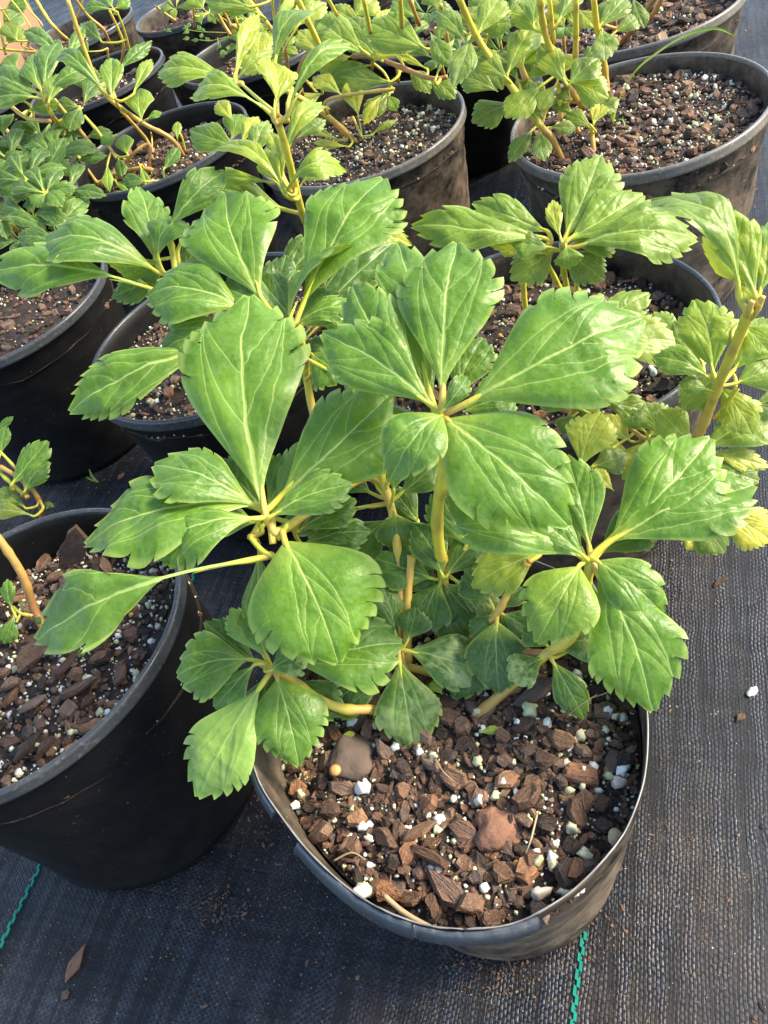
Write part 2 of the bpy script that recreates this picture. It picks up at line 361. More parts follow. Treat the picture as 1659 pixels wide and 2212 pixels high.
def leaf_mesh(B, T, W, n0, seed, bend=.09, fold=.20, roll=0., curl=.16, wave=.06, kind='ob', petiole=.05, k=4, droop=.0, twist=0., cut=1.0):
    "B, T: base and tip (cm); W: full width (cm); n0: the way the upper face looks"
    r = random.Random(seed)
    a = (T-B); L = a.length; a.normalize()
    n = n0-a*n0.dot(a)
    if n.length < 1e-3: n = Vector((0, 0, 1))-a*a.z
    n.normalize()
    if roll: n = Matrix.Rotation(R_(roll), 3, a) @ n
    s = n.cross(a)
    rows = outline(kind, r, petiole, k, cut)
    hw = W/2
    verts, faces, uvf, uvg = [], [], [], []
    ph1, ph2 = r.uniform(0, 6.28), r.uniform(0, 6.28); fq = r.uniform(6, 10)
    sc = r.uniform(-.05, .05); nsd = Vector((seed*1.7, seed*.3, 0))
    for (u, wl, wr, gl, gr, fl, fr) in rows:
        h = 4*bend*L*(u*(1-u)); h -= droop*L*max(0, u-.55)**2*2.2
        side_c = sc*L*math.sin(u*math.pi)
        tw = twist*(u-.3)
        sn = s*math.cos(tw)+n*math.sin(tw); nn = n*math.cos(tw)-s*math.sin(tw)
        c = B+a*(u*L)+n*h+s*side_c
        for v in VS:
            av = abs(v); edge = av > .99
            e = (wl if v < 0 else wr); g = (gl if v < 0 else gr) if edge else 1.0; ff = (fl if v < 0 else fr) if edge else 0.0
            ww = e*hw; y = v*ww*g; av2 = av*g
            env_f = min(1, max(wl, wr)*1.2)
            fwd = ff*L+.05*L*av2**2*env_f*max(0, 1-u)      # the blade edge runs a little ahead of its rib
            z = fold*abs(y)*(1.15-.5*av2) - curl*ww*av2**3*1.6
            z += wave*L*.5*av2**2*env_f*math.sin(fq*u+ph1+(1.7 if v < 0 else 0))
            z += cut*(.035*L*env_f*noise.noise(nsd+Vector((u*5, v*1.6, 0)))+.010*L*env_f*noise.noise(nsd+Vector((u*13, v*5, 3))))
            yy = y*math.cos(min(.8, abs(fold))*.4)
            verts.append(c+a*fwd+sn*(yy+0)+nn*z); uvf.append((u+fwd/L, y/L)); uvg.append((u, av2 if not edge else max(.9, av2)))
    nv = len(VS)
    for i in range(len(rows)-1):
        for j in range(nv-1):
            q = i*nv+j; faces.append((q, q+nv, q+nv+1, q+1))
    me = mesh_from('leaf', verts, faces, B)
    for nm, dat in (('flat', uvf), ('grid', uvg)):
        l = me.uv_layers.new(name=nm); arr = np.array(dat)[[vi for f in faces for vi in f]].astype(np.float32)
        l.data.foreach_set('uv', arr.ravel())
    mid = me.polygons[len(me.polygons)//2]
    if mid.normal.dot(n) < 0: me.flip_normals()
    return me
def set_origin(o, p, parent):
    "p in cm in world space; the parent is an unrotated Empty"
    o.location = p*0.01-(parent.location if parent else Vector((0, 0, 0)))

LEAFN = [0]
def leaf(parent, bx, by, tx, ty, wpx, zb, m=.25, c=.55, tint=.75, yel=0., dmg=0., **kw):
    LEAFN[0] += 1; g_ = kw.pop('grow', 1.07); tx = bx+(tx-bx)*g_; ty = by+(ty-by)*g_
    B = at(bx, by, zb); t0 = (B-CAM).dot(FW)
    T0 = at_t(tx, ty, t0); T1 = at(tx, ty, zb); t1 = (T1-CAM).dot(FW)
    L0 = (T0-B).length
    t1 = max(min(t1, t0+1.6*L0), t0-1.6*L0)
    T = at_t(tx, ty, t0*(1-m)+t1*m)
    a = (T-B).normalized()
    n0 = (Vector((0, 0, 1))*(1-c)+(CAM-B).normalized()*c)
    n = (n0-a*n0.dot(a)).normalized()
    roll = kw.get('roll', 0.)
    nr = Matrix.Rotation(R_(roll), 3, a) @ n if roll else n
    s = nr.cross(a); mid = (B+T)*.5
    d2 = proj(mid+s*.5)-proj(mid-s*.5); ax = (proj(T)-proj(B)).normalized()
    vis = abs(d2.x*ax.y-d2.y*ax.x); full = FPX/((mid-CAM).dot(FW))
    vis = max(vis, .45*full)
    W = wpx/vis
    L = (T-B).length
    W = min(W, L*1.15)
    me = leaf_mesh(B, T, W*1.03, n0, LEAFN[0]*13+5, **kw)
    o = link('leaf', me, M['leaf'], parent); set_origin(o, B, parent)
    LEAFINFO[o.name] = dict(B=B, a=a, L=L, n=nr, bend=kw.get('bend', .12))
    r = random.Random(LEAFN[0]); o.color = (min(1, max(0, tint+r.uniform(-.14, .12))), yel, dmg, min(1, L/10))
    return o
def leaves(parent, txt, wide=1.07, **defaults):
    for ln in txt.strip().splitlines():
        ln = ln.split('#')[0].strip()
        if not ln: continue
        w = ln.split(); v = [float(x) for x in w[:6]]; v[4] *= wide; kw = dict(defaults)
        for e in w[6:]:
            k_, x = e.split('='); kw[k_] = x if k_ == 'kind' else (int(x) if k_ == 'k' else float(x))
        leaf(parent, *v, **kw)
def smooth_path(pts, rad, n=5):
    P, Rr = [], []
    N = len(pts)
    for i in range(N-1):
        p0, p1, p2, p3 = pts[max(0, i-1)], pts[i], pts[i+1], pts[min(N-1, i+2)]
        for j in range(n):
            t = j/n
            P.append(.5*((2*p1)+(p2-p0)*t+(2*p0-5*p1+4*p2-p3)*t*t+(3*p1-p0-3*p2+p3)*t**3))
            Rr.append(rad[i]*(1-t)+rad[i+1]*t)
    P.append(pts[-1]); Rr.append(rad[-1]); return P, Rr
def tube_mesh(name, pts, rad, sides=8, n=5, bumps=0.0, seed=0, closed_end=True):
    P, Rr = smooth_path(pts, rad, n); r = random.Random(seed)
    verts, faces, uv = [], [], []
    tot = sum((P[i+1]-P[i]).length for i in range(len(P)-1)) or 1; acc = 0
    prev = None; nod = r.uniform(0, 3)
    for i, p in enumerate(P):
        t = (P[min(i+1, len(P)-1)]-P[max(i-1, 0)]).normalized()
        if prev is None: x = t.orthogonal().normalized()
        else: x = (prev-t*prev.dot(t)).normalized()
        prev = x; y = t.cross(x)
        if i: acc += (P[i]-P[i-1]).length
        rr = Rr[i]*(1+bumps*max(0, math.sin(acc*1.9+nod))**8+r.uniform(-.04, .04))
        for s in range(sides):
            an = 2*math.pi*s/sides
            verts.append(p+(x*math.cos(an)+y*math.sin(an))*rr); uv.append((acc/tot, s/sides))
    for i in range(len(P)-1):
        for s in range(sides):
            q = i*sides; faces.append((q+s, q+(s+1) % sides, q+sides+(s+1) % sides, q+sides+s))
    q = (len(P)-1)*sides
    faces.append(tuple(q+s for s in range(sides))); faces.append(tuple(reversed(range(sides))))
    me = mesh_from(name, verts, faces, P[0])
    l = me.uv_layers.new(name='flat'); l.data.foreach_set('uv', np.array([uv[vi] for f in faces for vi in f], dtype=np.float32).ravel())
    return me
AXES = {}
def petioles(parent):
    "join every leaf whose foot stands off its stem with a leaf stalk, a child of the leaf"
    ax = AXES.get(parent.name, [])
    if not ax: return
    for o in [c for c in parent.children if c.name.startswith('leaf') and 'L' in LEAFINFO.get(c.name, {})]:
        inf = LEAFINFO[o.name]; B, a, L, n = inf['B'], inf['a'], inf['L'], inf['n']
        if L < 1.6: continue
        best = min(ax, key=lambda q: (q[0]-(B-a*.6)).length+max(0, (q[0].z-B.z))*.4); d = (best[0]-B).length
        if d > 4.5: continue
        p0 = best[0]; r1 = min(.20, .06+L*.017)
        pts = [p0, p0*.55+B*.45-a*min(.5, d*.25)+Vector((0, 0, -.05)), B+a*L*.03-n*r1*.3, B+a*L*.13-n*r1*.7, B+a*L*.26-n*r1*.5+n*4*inf['bend']*L*.15]
        pts[3] += n*4*inf['bend']*L*.11*1.0; pts[2] += n*4*inf['bend']*L*.03
        me = tube_mesh('petiole', pts, [r1*1.25, r1*1.05, r1, r1*.6, .02], 7, 4); c = link('petiole', me, M['stem'], o)
        c.location = (p0-B)*.01; c.color = (0.02, 0, 0, 1)
LEAFINFO = {}
def stem(parent, pts, r0=.35, r1=None, tone=.3, name='stem', mat='stem'):
    "pts: (x, y, z) sight-line points, root end first"
    P = [at(*p) for p in pts]; r1 = r1 or r0*.85; N = len(P)
    rad = [r0+(r1-r0)*i/(N-1) for i in range(N)]
    AXES.setdefault(parent.name, []).extend((q, 0) for q in smooth_path(P, rad, 6)[0][2:])
    me = tube_mesh(name, P, rad, 9, 6, .28, int(pts[0][0]*7+pts[0][1]))
    o = link(name, me, M[mat], parent); set_origin(o, P[0], parent); o.color = (tone, 0, 0, 1); return o
def stems(parent, txt):
    "each line: radius tone x y z  x y z ..."
    for ln in txt.strip().splitlines():
        ln = ln.split('#')[0].strip()
        if not ln: continue
        v = [float(x) for x in ln.split()]
        stem(parent, [tuple(v[i:i+3]) for i in range(2, len(v), 3)], v[0], tone=v[1])

# ---- pots
def pot(c, R, H, label, mat='pot_clean', lip=True, wall=.16, taper=.80, soil=-3.0, seed=0, rimf=None, ridges=2, zf=None, wob=.012, group='black plastic nursery pots of potting mix', segs=96, name='nursery_pot'):
    "c: rim centre (cm, z = rim height). An Empty at the foot parents wall, rim and potting mix"
    r = random.Random(seed); cz = c.z
    e = empty(name, Vector((c.x, c.y, cz-H))); tag(e, label, 'plant pot', group)
    p1, p2 = r.uniform(0, 6.28), r.uniform(0, 6.28)
    def rr(an): 
        if rimf: return rimf(an)
        return R*(1+wob*math.sin(2*an+p1)+wob*.5*math.sin(3*an+p2))
    def zz(an): return (zf(an) if zf else .15*math.sin(2*an+p2)*wob*60)
    # outer profile: (fraction of rim radius, depth below the rim)
    prof = []
    def P(f, d): prof.append((f, d))
    if lip: P(1-.10/R, -.0); 
    else: P(1.0, 0)
    if lip:
        P(1-.32/R, 1.35)
    N = 26
    hot = {3: .14, 4: -.05, 6: .12, 7: -.04, 22: .12}
    st = 1.35 if lip else .3
    for i in range(1, N+1):
        d = st+(H-st)*i/N; f = (1-.32/R if lip else 1.0)-(1-taper)*(d/H)
        if ridges and i in hot: f += hot[i]*(.6 if ridges < 3 else 1)/R
        P(f, d)
    P(taper*.97, H-.01); 
    verts, faces = [], []
    k = len(prof)
    for s in range(segs):
        an = 2*math.pi*s/segs; base = rr(an); z0 = zz(an)
        for f, d in prof:
            q = max(0, 1-d/9); rad = base*q*f+R*(1-q)*f
            if d > 2: rad *= 1+.006*math.sin(an*7+d*.5+p1)+.004*math.sin(an*13-d*.9)
            verts.append((c.x+rad*math.cos(an), c.y+rad*math.sin(an), cz-d+z0*q))
    inn = [(0, 0), (.35, 0), (1.2, 0), (2.4, 0), (4.5, 0), (7.5, 0)]
    for s in range(segs):
        an = 2*math.pi*s/segs; base = rr(an); z0 = zz(an)
        for d, _ in inn:
            f = 1-(1-taper)*(d/H)-wall/R-(.22/R if (lip and d > .3) else 0); q = max(0, 1-d/9)
            rad = base*q*f+R*(1-q)*f
            verts.append((c.x+rad*math.cos(an), c.y+rad*math.sin(an), cz-d+z0*q))
    off = segs*k; ki = len(inn)
    for s in range(segs):
        t = (s+1) % segs
        for i in range(k-1): faces.append((s*k+i, s*k+i+1, t*k+i+1, t*k+i))
        for i in range(ki-1): faces.append((off+s*ki+i, off+t*ki+i, off+t*ki+i+1, off+s*ki+i+1))
        faces.append((s*k, t*k, off+t*ki, off+s*ki))
    org = Vector((c.x, c.y, cz-H))
    foot = [s*k+k-1 for s in range(segs)]; faces.append(tuple(foot))
    # local z of the pot material is measured from the rim: keep the object origin at the rim
    me = mesh_from('pot_wall', verts, faces, Vector((c.x, c.y, cz)))
    o = link('pot_wall', me, M[mat], e); o.location = Vector((0, 0, H*.01))
    if lip:
        cs = [(.02, -.02), (.20, -.12), (.36, .02), (.42, .25), (.40, .55), (.44, .95), (.50, 1.22), (.40, 1.40), (.16, 1.42), (.10, 1.0), (.02, .5)]
        cs = [(-.24, .26), (-.20, .02), (-.08, -.10), (.10, -.10), (.22, .02), (.26, .22), (.24, .48), (.29, .74), (.31, .98), (.22, 1.10), (.02, 1.10), (-.15, 1.0)]
        verts, faces = [], []; kk = len(cs)
        for s in range(segs):
            an = 2*math.pi*s/segs; base = rr(an); z0 = zz(an)
            for dr, dz in cs:
                rad = base+dr*1.0-.12; verts.append((c.x+rad*math.cos(an), c.y+rad*math.sin(an), cz-dz*.95+z0))
        for s in range(segs):
            t = (s+1) % segs
            for i in range(kk): faces.append((s*kk+i, s*kk+(i+1) % kk, t*kk+(i+1) % kk, t*kk+i))
        me = mesh_from('rim', verts, faces, Vector((c.x, c.y, cz)))
        o = link('rim', me, M['rim_dusty_glint' if mat == 'pot_dusty' else 'rim'], e); o.location = Vector((0, 0, H*.01))
    return e, rr

# shared little meshes
def chip_mesh(seed, flat=.32, el=1.5):
    r = random.Random(seed); n = r.choice((6, 7, 7, 8)); vs = []
    an = sorted([2*math.pi*(i+r.uniform(-.33, .33))/n for i in range(n)])
    rad = [r.uniform(.62, 1.05) for _ in range(n)]
    for (q, z) in ((.78, .5), (1.0, .12), (.94, -.30), (.6, -.5)):
        for i in range(n):
            vs.append((math.cos(an[i])*rad[i]*q*el*.5+r.uniform(-.04, .04), math.sin(an[i])*rad[i]*q*.5+r.uniform(-.04, .04), (z+r.uniform(-.14, .14))*flat))
    fs = [tuple(range(n))]
    for k in range(3):
        for i in range(n): fs.append(((k+1)*n+i, (k+1)*n+(i+1) % n, k*n+(i+1) % n, k*n+i))
    fs.append(tuple(reversed([3*n+i for i in range(n)])))
    me = bpy.data.meshes.new('bark_chip'); me.from_pydata([(x*.01, y*.01, z*.01) for x, y, z in vs], [], fs); me.update(); me.materials.append(M['bark']); return me
def lump_mesh(name, seed, mat, sub=2, amp=.28, fr=1.4):
    bm = bmesh.new(); bmesh.ops.create_icosphere(bm, subdivisions=sub, radius=.5)
    for v in bm.verts:
        n_ = (noise.noise(v.co*fr*2+Vector((seed*3.1, seed, 0)))+.6*noise.noise(v.co*fr*5+Vector((seed, 0, 3)))*(amp > .2))
        v.co *= 1+amp*n_*1.6; v.co.z *= .8
    for v in bm.verts: v.co *= .01
    me = bpy.data.meshes.new(name); bm.to_mesh(me); bm.free(); me.materials.append(M[mat])
    me.polygons.foreach_set('use_smooth', [True]*len(me.polygons)); return me
CHIPS = [chip_mesh(i, .34+.08*(i % 4), 1.0+.3*(i % 5)/2) for i in range(14)]
SLIVERS = [chip_mesh(40+i, .3, 2.6) for i in range(4)]
PERL = [lump_mesh('perlite_grain', i, 'perlite', 2 if i < 5 else 1, .42, 1.5) for i in range(8)]
PRILL = lump_mesh('fertiliser_prill', 3, 'prill', 2, .03)

def soil_height(x, y, seed):
    v = Vector((x*.22+seed*9, y*.22, seed*2.0)); return .55*noise.noise(v)+.28*noise.noise(v*3.1)+.14*noise.noise(v*8)
def fill(e, c, H, R, rr, depth, seed, nchip, nperl, nfine, nfperl, size=1.0, taper=.8, only=None, slope=(0, 0), scale_chip=(.7, 2.0), nprill=6):
    "potting mix with its chips and grains, children of the potting_mix mesh of the pot e"
    r = random.Random(seed*17+3)
    base = Vector((c.x, c.y, c.z-H))
    shr = 1-(1-taper)*(depth/H)-.30/R
    def hz(x, y):
        q = math.hypot(x, y)/R
        return c.z-depth+soil_height(x, y, seed)*size-.5*q**4+slope[0]*x+slope[1]*y
    nr, ns = 26, 64; verts = [(c.x, c.y, hz(0, 0))]; faces = []
    for i in range(1, nr+1):
        for s in range(ns):
            an = 2*math.pi*s/ns; rad = rr(an)*shr*1.01*i/nr; x, y = rad*math.cos(an), rad*math.sin(an)
            verts.append((c.x+x, c.y+y, hz(x, y)+.12*noise.noise(Vector((x*2, y*2, seed)))))
    for s in range(ns): faces.append((0, 1+s, 1+(s+1) % ns))
    for i in range(nr-1):
        for s in range(ns): q = 1+i*ns; faces.append((q+s, q+ns+s, q+ns+(s+1) % ns, q+(s+1) % ns))
    soil = link('potting_mix', mesh_from('potting_mix', verts, faces, base), M['soil'], e)
    placed = []
    def spot(rad, tries=12, k=.8, excl=True):
        for _ in range(tries):
            an = r.uniform(0, 2*math.pi); q = math.sqrt(r.random())*(rr(an)*shr-rad*.6)
            x, y = q*math.cos(an), q*math.sin(an)
            if only and not only(c.x+x, c.y+y): continue
            if not excl or all((x-a)**2+(y-b)**2 > ((rad+g)*k)**2 for a, b, g in placed):
                if excl: placed.append((x, y, rad))
                return x, y
        return None
    def put(name, me, x, y, sz, lift=.2, tilt=.35, squash=None):
        o = bpy.data.objects.new(name, me); COL.objects.link(o); o.parent = soil
        o.location = Vector((x, y, hz(x, y)-c.z+H+sz*lift))*0.01
        o.rotation_euler = (r.gauss(0, tilt), r.gauss(0, tilt), r.uniform(0, 6.28))
        s = sz; o.scale = squash if squash else (s*r.uniform(.85, 1.15), s*r.uniform(.8, 1.1), s*r.uniform(.8, 1.3)); return o
    for i in range(nchip):
        sz = (scale_chip[0]+(scale_chip[1]-scale_chip[0])*(1-i/max(1, nchip))**1.7*r.uniform(.6, 1))*size
        p = spot(sz*.5, k=.72)
        if p: put('bark_chip', r.choice(SLIVERS) if (r.random() < .16 and sz < 1.0*size) else r.choice(CHIPS), p[0], p[1], sz*r.uniform(.85, 1.1), .16, .30)
    for i in range(nperl):
        sz = r.choice((.24, .28, .34, .42, .48, .62))*size*r.uniform(.85, 1.15)
        if r.random() < .55 and placed:
            a = r.choice(placed); p = (a[0]+r.uniform(-.5, .5), a[1]+r.uniform(-.5, .5))
            if math.hypot(*p) > R*shr*.95 or (only and not only(c.x+p[0], c.y+p[1])): p = None
        else: p = spot(sz*.4, k=.7)
        if p: put('perlite_grain', r.choice(PERL), p[0], p[1], sz, .30, 1.5)
    for i in range(nprill):
        p = spot(.2)
        if p: put('fertiliser_prill', PRILL, p[0], p[1], .42*size, .4)
    for name, cnt, src, lo, hi in (('fine_bark', nfine, CHIPS[:6]+SLIVERS[:2], .12, .58), ('perlite_crumbs', nfperl, PERL[5:], .09, .30)):
        V, F = [], []
        data = [(np.array([v.co[:] for v in me.vertices])*100, [tuple(p.vertices) for p in me.polygons]) for me in src]
        for i in range(cnt):
            p = spot(.1, excl=False)
            if not p: continue
            vs, fs = data[r.randrange(len(data))]; s = r.uniform(lo, hi)*size*(1 if r.random() < .8 else 1.25)
            rot = np.array((Matrix.Rotation(r.uniform(0, 6.28), 3, 'Z') @ Matrix.Rotation(r.gauss(0, .6), 3, 'X')))
            q = vs*s @ rot.T+np.array((c.x+p[0], c.y+p[1], hz(*p)+s*.2)); b0 = len(V)
            V.extend(map(tuple, q)); F.extend([tuple(k+b0 for k in f) for f in fs])
        if V: tag(link(name, mesh_from(name, V, F, base, smooth=(name != 'fine_bark')), M['bark' if name == 'fine_bark' else 'perlite'], e), kind='stuff')
    return soil, hz
# ---------------------------------------------------------------- the setting
GZ = -POT_H
def ground():
    verts, faces = [], []; 
    xs = sorted(set([-3000, -1200, -600, -300]+[-180+2.5*i for i in range(145)]+[300, 600, 1200, 3000]))
    ys = sorted(set([-3000, -600, -200, -60]+[-20+2.5*i for i in range(100)]+[300, 400, 700, 1500, 4000]))
    for y in ys:
        for x in xs:
            v = Vector((x*.05, y*.05, 0)); h = .35*noise.noise(v)+.10*noise.noise(v*4) if abs(x) < 200 and -30 < y < 260 else 0
            verts.append((x, y, GZ-.4+h))
    nx = len(xs)
    for j in range(len(ys)-1):
        for i in range(nx-1): q = j*nx+i; faces.append((q, q+1, q+nx+1, q+nx))
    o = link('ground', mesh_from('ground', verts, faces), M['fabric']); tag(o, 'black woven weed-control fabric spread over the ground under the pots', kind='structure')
    return o
def gh(x, y):
    v = Vector((x*.05, y*.05, 0)); return GZ-.4+.35*noise.noise(v)+.10*noise.noise(v*4)
G0 = ground()
def thread(p0, p1, name='green_thread'):
    "a woven-in green marker line: short slanted stitches, slightly proud of the fabric"
    a = (p1-p0); L = a.length; a.normalize(); s = Vector((-a.y, a.x, 0)); V, F = [], []; r = random.Random(int(L)); d = 0; i = 0
    while d < L:
        l = r.uniform(.50, .66); wd = .20; off = (.09 if i % 2 else -.09)+.05*math.sin(d*.7)
        c = p0+a*d+s*off
        q = [c-s*wd*.5-a*.05, c+s*wd*.5+a*.05, c+s*wd*.5+a*(l+.05), c-s*wd*.5+a*(l-.05)]; b = len(V)
        for z in (.09, -.1):
            for p in q: V.append((p.x, p.y, gh(p.x, p.y)+z+(.03 if z > 0 else 0)))
        F += [(b, b+1, b+2, b+3), (b, b+4, b+5, b+1), (b+1, b+5, b+6, b+2), (b+2, b+6, b+7, b+3), (b+3, b+7, b+4, b)]
        d += l*.86; i += 1
    o = link(name, mesh_from(name, V, F, smooth=False), M['green_thread'], G0); tag(o, kind='structure'); return o
def gat(x, y): p = at(x, y, GZ-.4); return p
thread(gat(1275, 1900), gat(1232, 2260))
thread(gat(100, 1840), gat(-10, 2070))
thread(gat(470, 1110), gat(398, 1300))

# ---------------------------------------------------------------- pots
def V3(x, y, z=0): return Vector((x, y, z))
cA = V3(-.94, 24.89, 0)
RIM_A = [(2109, 2400), (2105, 2498), (2071, 2649), (1996, 2769), (1875, 2890), (1740, 2988), (1589, 3025), (1420, 3022), (1250, 2969), (1160, 2912), (1070, 2837), (1002, 2769), (934, 2686), (904, 2630), (868, 2600), (829, 2520), (806, 2400), (803, 2330), (2101, 2256), (2085, 2180)]
tab = []
for x, y in RIM_A:
    p = at(x/1.507, y/1.507, 0); tab.append((math.atan2(p.y-cA.y, p.x-cA.x), math.hypot(p.y-cA.y, p.x-cA.x)))
for an in (60, 80, 100, 120): tab.append((R_(an), 11.75))
tab.sort(); TA = np.array([t[0] for t in tab]); TR = np.array([t[1] for t in tab])
grid = np.linspace(-math.pi, math.pi, 361)[:-1]; vals = np.interp(grid, TA, TR, period=2*math.pi)
ker = np.exp(-.5*(np.arange(-18, 19)/6.)**2); ker /= ker.sum()
vals = np.convolve(np.r_[vals[-18:], vals, vals[:18]], ker, 'valid')
def rimA(an): return float(np.interp(an, grid, vals, period=2*math.pi))
def jag(an):
    return .26*noise.noise(Vector((an*4, 0, 0)))+.10*noise.noise(Vector((an*19, 4, 0)))+.05*noise.noise(Vector((an*55, 4, 2)))
potA, rrA = pot(cA, 11.7, 20.5, 'front black pot whose rim was cut off, leaving a thin torn edge', 'pot_dusty', lip=False, wall=.10, taper=.73, seed=1, rimf=rimA, zf=jag, ridges=1, segs=180)
def azpx(x, y): p = at(x, y, 0); return math.atan2(p.y-cA.y, p.x-cA.x)
# the strip of the old rim still hanging round the outside, in torn pieces, and the pale cut edge
def band(name, a0, a1, h0, h1, outr, mat, n=60, top=.12):
    V, F = [], []
    while a1 < a0: a1 += 2*math.pi
    for i in range(n+1):
        t = i/n; an = a0+(a1-a0)*t; b = rimA(an); h = h0+(h1-h0)*t; h *= 1+.22*noise.noise(Vector((an*9, 1, 2)))+.12*noise.noise(Vector((an*41, 3, 2)))
        if i == 0 or i == n: h *= .55
        z = jag(an)
        for dr, dz in ((-.02, z-top), (.14, z-top+.02), (.12+outr*1.4, z-top-h*.35), (.10+outr*3.6, z-top-h), (.02+outr*3.6, z-top-h-.02), (.0+outr*1.2, z-top-h*.4)):
            V.append((cA.x+(b+dr)*math.cos(an), cA.y+(b+dr)*math.sin(an), cA.z+dz))
    for i in range(n):
        for k in range(6): q = i*6; F.append((q+k, q+(k+1) % 6, q+6+(k+1) % 6, q+6+k))
    F.append(tuple(range(6))); F.append(tuple(reversed([n*6+k for k in range(6)])))
    me = mesh_from(name, V, F, cA); o = link(name, me, M[mat], potA); o.location = Vector((0, 0, .205)); return o
band('rim_strip', azpx(536, 1560), azpx(598, 1748), .8, .7, .12, 'strip')
band('rim_strip', azpx(640, 1820), azpx(890, 2000), .75, .9, .13, 'strip')
band('rim_strip', azpx(892, 2002), azpx(1170, 1995), .9, .55, .11, 'strip')
V, F = [], []
for i in range(240):
    an = 2*math.pi*i/240; b = rimA(an)-.05; z = jag(an); t = .045+.03*noise.noise(Vector((an*11, 2, 0)))
    for dr, dz in ((-t, 0), (0, t), (t, 0), (0, -t)): V.append((cA.x+(b+dr)*math.cos(an), cA.y+(b+dr)*math.sin(an), z+dz+.02))
for i in range(240):
    for k in range(4): q = i*4; p = ((i+1) % 240)*4; F.append((q+k, q+(k+1) % 4, p+(k+1) % 4, p+k))
o = link('cut_edge', mesh_from('cut_edge', V, F, cA), M['cut'], potA); o.location = Vector((0, 0, .205))
inA = lambda x, y: y < 31
soilA, hzA = fill(potA, cA, 20.5, 11.7, rrA, 3.0, 1, 290, 290, 3000, 1800, 1.0, only=None, scale_chip=(.5, 1.95), nprill=4)

SPEC = {
 'B': (V3(-29.0, 44.1, 0), 12.9, 'large glossy black pot at left with a bark flake standing upright in its mix', 'pot_clean', 4.0),
 'C': (V3(-9.1, 75.3, 0), 13.7, 'black pot with flat grey rim behind the front plant, half hidden by drooping leaves', 'pot_clean', 2.2),
 'D': (V3(-34.5, 101.4, 0), 14.0, 'black pot on the left edge full of bare brown stem bases', 'pot_clean', 3.0),
 'E': (V3(15.9, 108.6, 0), 14.0, 'ridged black pot in the top middle with white perlite under orange stems', 'pot_dusty', 2.6),
 'F': (V3(41.8, 83.1, .8), 13.7, 'dusty pot at upper right with a long grass blade growing from its mix', 'pot_dusty', 2.2),
 'G': (V3(18.3, 55.8, -1.0), 14.2, 'pot right of centre with a wide grey rim and a drain hole', 'pot_grey', 3.0),
 'H': (V3(56.9, 112.5, 0), 14.0, 'brown dusty pot in the top right corner behind the grass blade', 'pot_dusty', 2.6),
 'I': (V3(-10.3, 130.5, .8), 13.7, 'wide black pot with curved stems arching over its rim, upper left', 'pot_clean', 3.0),
 'Q': (V3(-38.0, 150.0, 0), 14.0, 'black pot at the upper left edge under the dark seedlings', 'pot_clean', 3.0),
 'L': (V3(10.0, 161.0, 0), 14.0, 'black pot with a clean curved rim just above the wide upper left pot', 'pot_clean', 3.5),
 'M': (V3(-24.0, 228.0, 0), 14.0, 'black pot with a pale lit rim near the top left corner by the tan board', 'pot_grey', 3.0),
 'S': (V3(-47.0, 202.0, 0), 14.0, 'black pot in front of the tan board at the top left', 'pot_clean', 3.0),
 'T': (V3(34.0, 182.0, 0), 14.0, 'black pot cut by the top edge above the orange stems', 'pot_grey', 3.0),
 'J': (V3(-20.0, 182.0, 0), 14.0, 'tall black pot standing behind the dark seedlings, upper left', 'pot_clean', 4.0),
 'K': (V3(4.0, 208.0, 0), 14.0, 'black pot with a pale rim near the top edge holding a frilly weed', 'pot_grey', 3.5),
 'P': (V3(38.0, 138.0, 0), 14.0, 'shadowed black pot between the ridged pot and the dusty one', 'pot_clean', 3.0),
}
POTS = {}; TAP = {'B': .93, 'G': .86}
for nm, (c, Rr_, lab, mat, dep) in SPEC.items():
    e, rr = pot(c, Rr_, POT_H+c.z, lab, mat, seed=ord(nm), ridges=4 if nm in 'EJ' else 1, taper=TAP.get(nm, .82), wob=.02 if nm in 'BG' else .008)
    POTS[nm] = (e, c, Rr_, rr, dep)
# ---------------------------------------------------------------- potting mix of the other pots
def F_(nm, seed, a, b, c_, d, size=1.0, **k):
    e, c, R0, rr, dep = POTS[nm]
    return fill(e, c, POT_H+c.z, R0, rr, dep, seed, a, b, c_, d, size, taper=TAP.get(nm, .82), **k)
F_('B', 2, 280, 290, 1100, 1500, 1.0, scale_chip=(.5, 1.9), nprill=3)
F_('C', 3, 230, 220, 900, 900, 1.0, scale_chip=(.5, 1.6), nprill=2)
F_('D', 4, 90, 50, 500, 200, 1.0, nprill=0)
F_('E', 5, 200, 290, 800, 1200, 1.0, scale_chip=(.5, 1.5), nprill=3)
F_('F', 6, 290, 280, 1100, 1500, 1.0, scale_chip=(.6, 1.8), nprill=4, slope=(.02, .05))
F_('G', 7, 260, 200, 1000, 900, 1.0, scale_chip=(.6, 1.9), nprill=2)
F_('H', 8, 180, 90, 600, 400, 1.1, nprill=1)
F_('I', 9, 160, 120, 600, 400, 1.1, nprill=1)
F_('J', 10, 60, 60, 300, 200, 1.2, nprill=0)
F_('Q', 12, 120, 100, 400, 300, 1.1, nprill=0)
F_('L', 13, 40, 30, 200, 100, 1.2, nprill=0)
F_('M', 14, 30, 40, 200, 150, 1.3, nprill=0)
F_('S', 15, 40, 50, 200, 150, 1.3, nprill=0)
F_('T', 16, 30, 20, 100, 50, 1.3, nprill=0)
F_('P', 17, 40, 30, 100, 80, 1.2, nprill=0)
F_('K', 11, 60, 50, 300, 200, 1.2, nprill=0)

